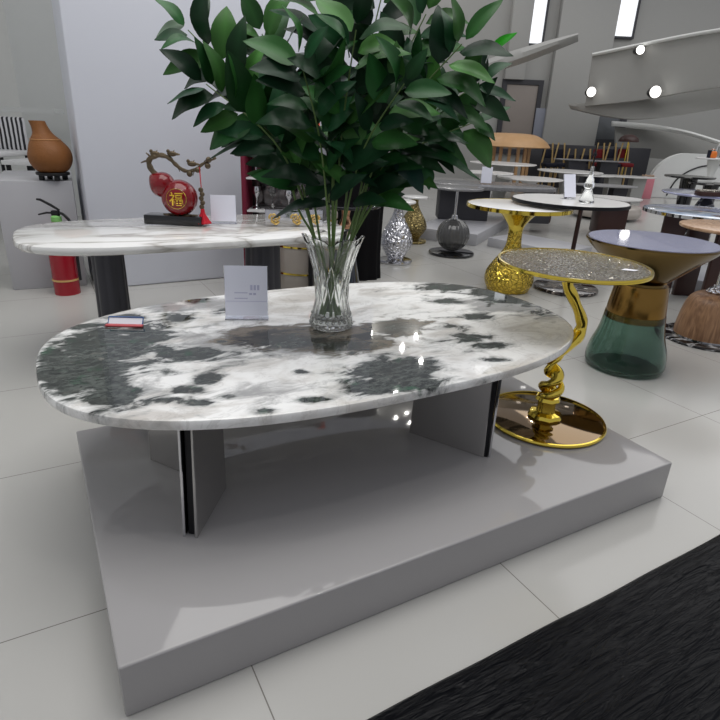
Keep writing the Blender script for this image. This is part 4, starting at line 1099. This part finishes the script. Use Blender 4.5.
# pink bin
b = P(645, 196); Y = 13.2
z_t = PY(645, 178, Y).z
r = thing('flower_bin', 'dusty pink square bin with dried flowers near the white divider', 'bin', (PY(645, 186, Y).x, Y, 0))
obj('bin', B((0, 0, z_t/2), (size(11, Y), .25, z_t), bev=.01), 'pink', r)
bm = bmesh.new()
for k in range(30):
    bmesh.ops.create_icosphere(bm, subdivisions=1, radius=rnd(.02, .035), matrix=Matrix.Translation((rnd(-.09, .12), rnd(-.09, .09), z_t+rnd(-.01, .06))))
obj('dried_flowers', bm, mat('dried_flower', (176, 150, 128), .8, var=.3, vscale=30), r)
round_table('side_table', 'small black table with flared stem in front of the white divider', 690, 176, 22, 7.4, 'blackgloss', 'blackgloss', 'inv')
round_table('side_table', 'second small black table at the right edge before the divider', 712, 183, 20, 6.9, 'blackgloss', 'blackgloss', 'inv')
o = round_table('dining_table', 'lavender topped table on a black speckled ball base at the right', 708, 193, 40, 5.9, 'bluetop', 'blackmarble', 'ball')
zt_ = PY(708, 193, 5.9).z
q = P(711, 196, zt_+.001)
r = thing('jewel_tray', 'shallow brown beaded tray on the lavender topped table', 'tray', (q.x, q.y, zt_+.001))
obj('tray', B((0, 0, .02), (.26, .12, .038), bev=.004), 'darkwood', r)
bm = bmesh.new()
for k in range(40): bmesh.ops.create_icosphere(bm, subdivisions=1, radius=.011, matrix=Matrix.Translation((-.12+.0126*(k % 20), -.035+.07*(k//20), .046)))
o = obj('beads', bm, 'foil', r); 
Y = 8.6
r = round_table('side_table', 'tall white pedestal table carrying an orange jar at the right edge', 715, 158, 16, Y, 'whitelac', 'wallpale', 'flare')
zt_ = PY(715, 158, Y).z
q = PY(711, 155, Y-.05)
r = thing('jar', 'orange jar with glass lid on the tall white table, right edge', 'jar', (q.x, Y-.08, zt_+.001))
obj('body', lathe(smooth_prof([(0, 0), (.05, 0), (.06, .03), (.055, .07), (.04, .09)], 4)+[(0, .09)], 24), 'orange', r)
obj('lid', lathe(smooth_prof([(0, .091), (.035, .091), (.03, .11), (.008, .12), (.01, .14)], 4)+[(0, .14)], 20), 'glass', r)
q = PY(718, 155, Y)
o = obj('glass_bottle', lathe(smooth_prof([(0, 0), (.04, 0), (.045, .03), (.045, .16), (.02, .22), (.015, .30)], 4)+[(0, .30)], 24), 'glass', None, (q.x, Y-.02, zt_+.001))
tag(o, 'tall clear bottle beside the orange jar at the right edge', 'bottle')
q = PY(705, 155, Y)
o = obj('tin', lathe([(0, 0), (.025, 0), (.025, .1), (0, .1)], 20), 'navy', None, (q.x, Y-.1, zt_+.001))
tag(o, 'small dark blue tin left of the orange jar', 'tin')
# ------------------------------------------------------------------ black leather mat, lower right
e0 = P(350, 722, .03); e1 = P(722, 529, .03); dd = (e1-e0); dd.z = 0; L = dd.length; an = math.atan2(dd.y, dd.x); dd.normalize(); nr = Vector((dd.y, -dd.x, 0))
bm = bmesh.new(); nx, ny = 90, 40; g_ = []
Lx, Ly = L+1.6, 1.5
def mat_z(x, y):
    e = min(y, .06)/.06
    return .006+.026*math.sqrt(max(0, 1-(1-e)**2))
for i in range(nx+1):
    row = []
    for j in range(ny+1):
        x = -.8+Lx*i/nx; y = Ly*(j/ny)**1.6
        wob = .006*noise.noise(Vector((x*3, 0, 5)))
        row.append(bm.verts.new((x, -(y-wob), mat_z(x, y)+(.006*noise.noise(Vector((x*5, y*14, 0))) if y > .05 else 0))))
    g_.append(row)
for i in range(nx):
    for j in range(ny): bm.faces.new((g_[i][j], g_[i+1][j], g_[i+1][j+1], g_[i][j+1]))
# skirt to the floor
es = [e for e in bm.edges if len(e.link_faces) == 1]
ex = bmesh.ops.extrude_edge_only(bm, edges=es)
for v_ in ex['geom']:
    if isinstance(v_, bmesh.types.BMVert): v_.co.z = .001
bot = [v_ for v_ in ex['geom'] if isinstance(v_, bmesh.types.BMVert)]
o = obj('leather_mat', bm, 'leather', None, (e0.x, e0.y, 0), (0, 0, an))
tag(o, 'large black wrinkled leather mat lying in the lower right corner', 'mat')
# ------------------------------------------------------------------ camera
cam_d = bpy.data.cameras.new('camera'); cam = bpy.data.objects.new('camera', cam_d); C.objects.link(cam)
cam_d.sensor_width = 36; cam_d.lens = 36*F/720; cam_d.clip_end = 100
fwd = Vector((0, math.cos(TH), -math.sin(TH))); rt = Vector((1, 0, 0)); upc = Vector((0, math.sin(TH), math.cos(TH)))
rr_ = rt*math.cos(RO)+upc*math.sin(RO); ur = -rt*math.sin(RO)+upc*math.cos(RO)
cam.matrix_world = Matrix.Translation((0, 0, H)) @ Matrix((rr_, ur, -fwd)).transposed().to_4x4()
bpy.context.scene.camera = cam
# ------------------------------------------------------------------ light
w = bpy.data.worlds.new('hall_daylight'); bpy.context.scene.world = w; w.use_nodes = True
w.node_tree.nodes['Background'].inputs[0].default_value = lin((236, 238, 246))+(1,)
w.node_tree.nodes['Background'].inputs[1].default_value = .46
def area(loc, sx, sy, e, rot=(0, 0, 0), col=(1, .985, .96)):
    l = bpy.data.lights.new('overhead_fill', 'AREA'); l.shape = 'RECTANGLE'; l.size = sx; l.size_y = sy; l.energy = e; l.color = col  # added soft fill from above, not a real light panel of the hall
    o = bpy.data.objects.new('overhead_fill', l); C.objects.link(o); o.location = loc; o.rotation_euler = rot
def spot(loc, e, rad=.045):
    l = bpy.data.lights.new('downlight', 'POINT'); l.energy = e; l.shadow_soft_size = rad; l.color = (1, .97, .93)
    o = bpy.data.objects.new('downlight', l); C.objects.link(o); o.location = loc
CZ = 5.6
area((0, 2.5, CZ), 5, 4, 190)
area((7, 10, CZ), 8, 8, 250)
def refl(px, py, z):     # ceiling lamp whose mirror image falls on this point of a level surface
    p_ = P(px, py, z); v_ = (p_-CAM); v_.z = -v_.z; k = (CZ-z)/v_.z; return p_+v_*k
for x_, y_ in ((371, 333), (402, 348), (416, 336), (421, 361), (433, 290), (505, 320), (396, 394)):
    spot(refl(x_, y_, TZ), 22)
for x_, y_ in ((281, 469), (497, 445), (501, 477), (167, 435)): spot(refl(x_, y_, hp), 22)
for x_, y_ in ((-2, 1), (1.5, .5), (2.5, 3)): spot((x_, y_, CZ), 40)
vs = bpy.context.scene.view_settings
vs.view_transform = 'Standard'; vs.look = 'None'; vs.gamma = 1; vs.use_curve_mapping = False; vs.exposure = 0
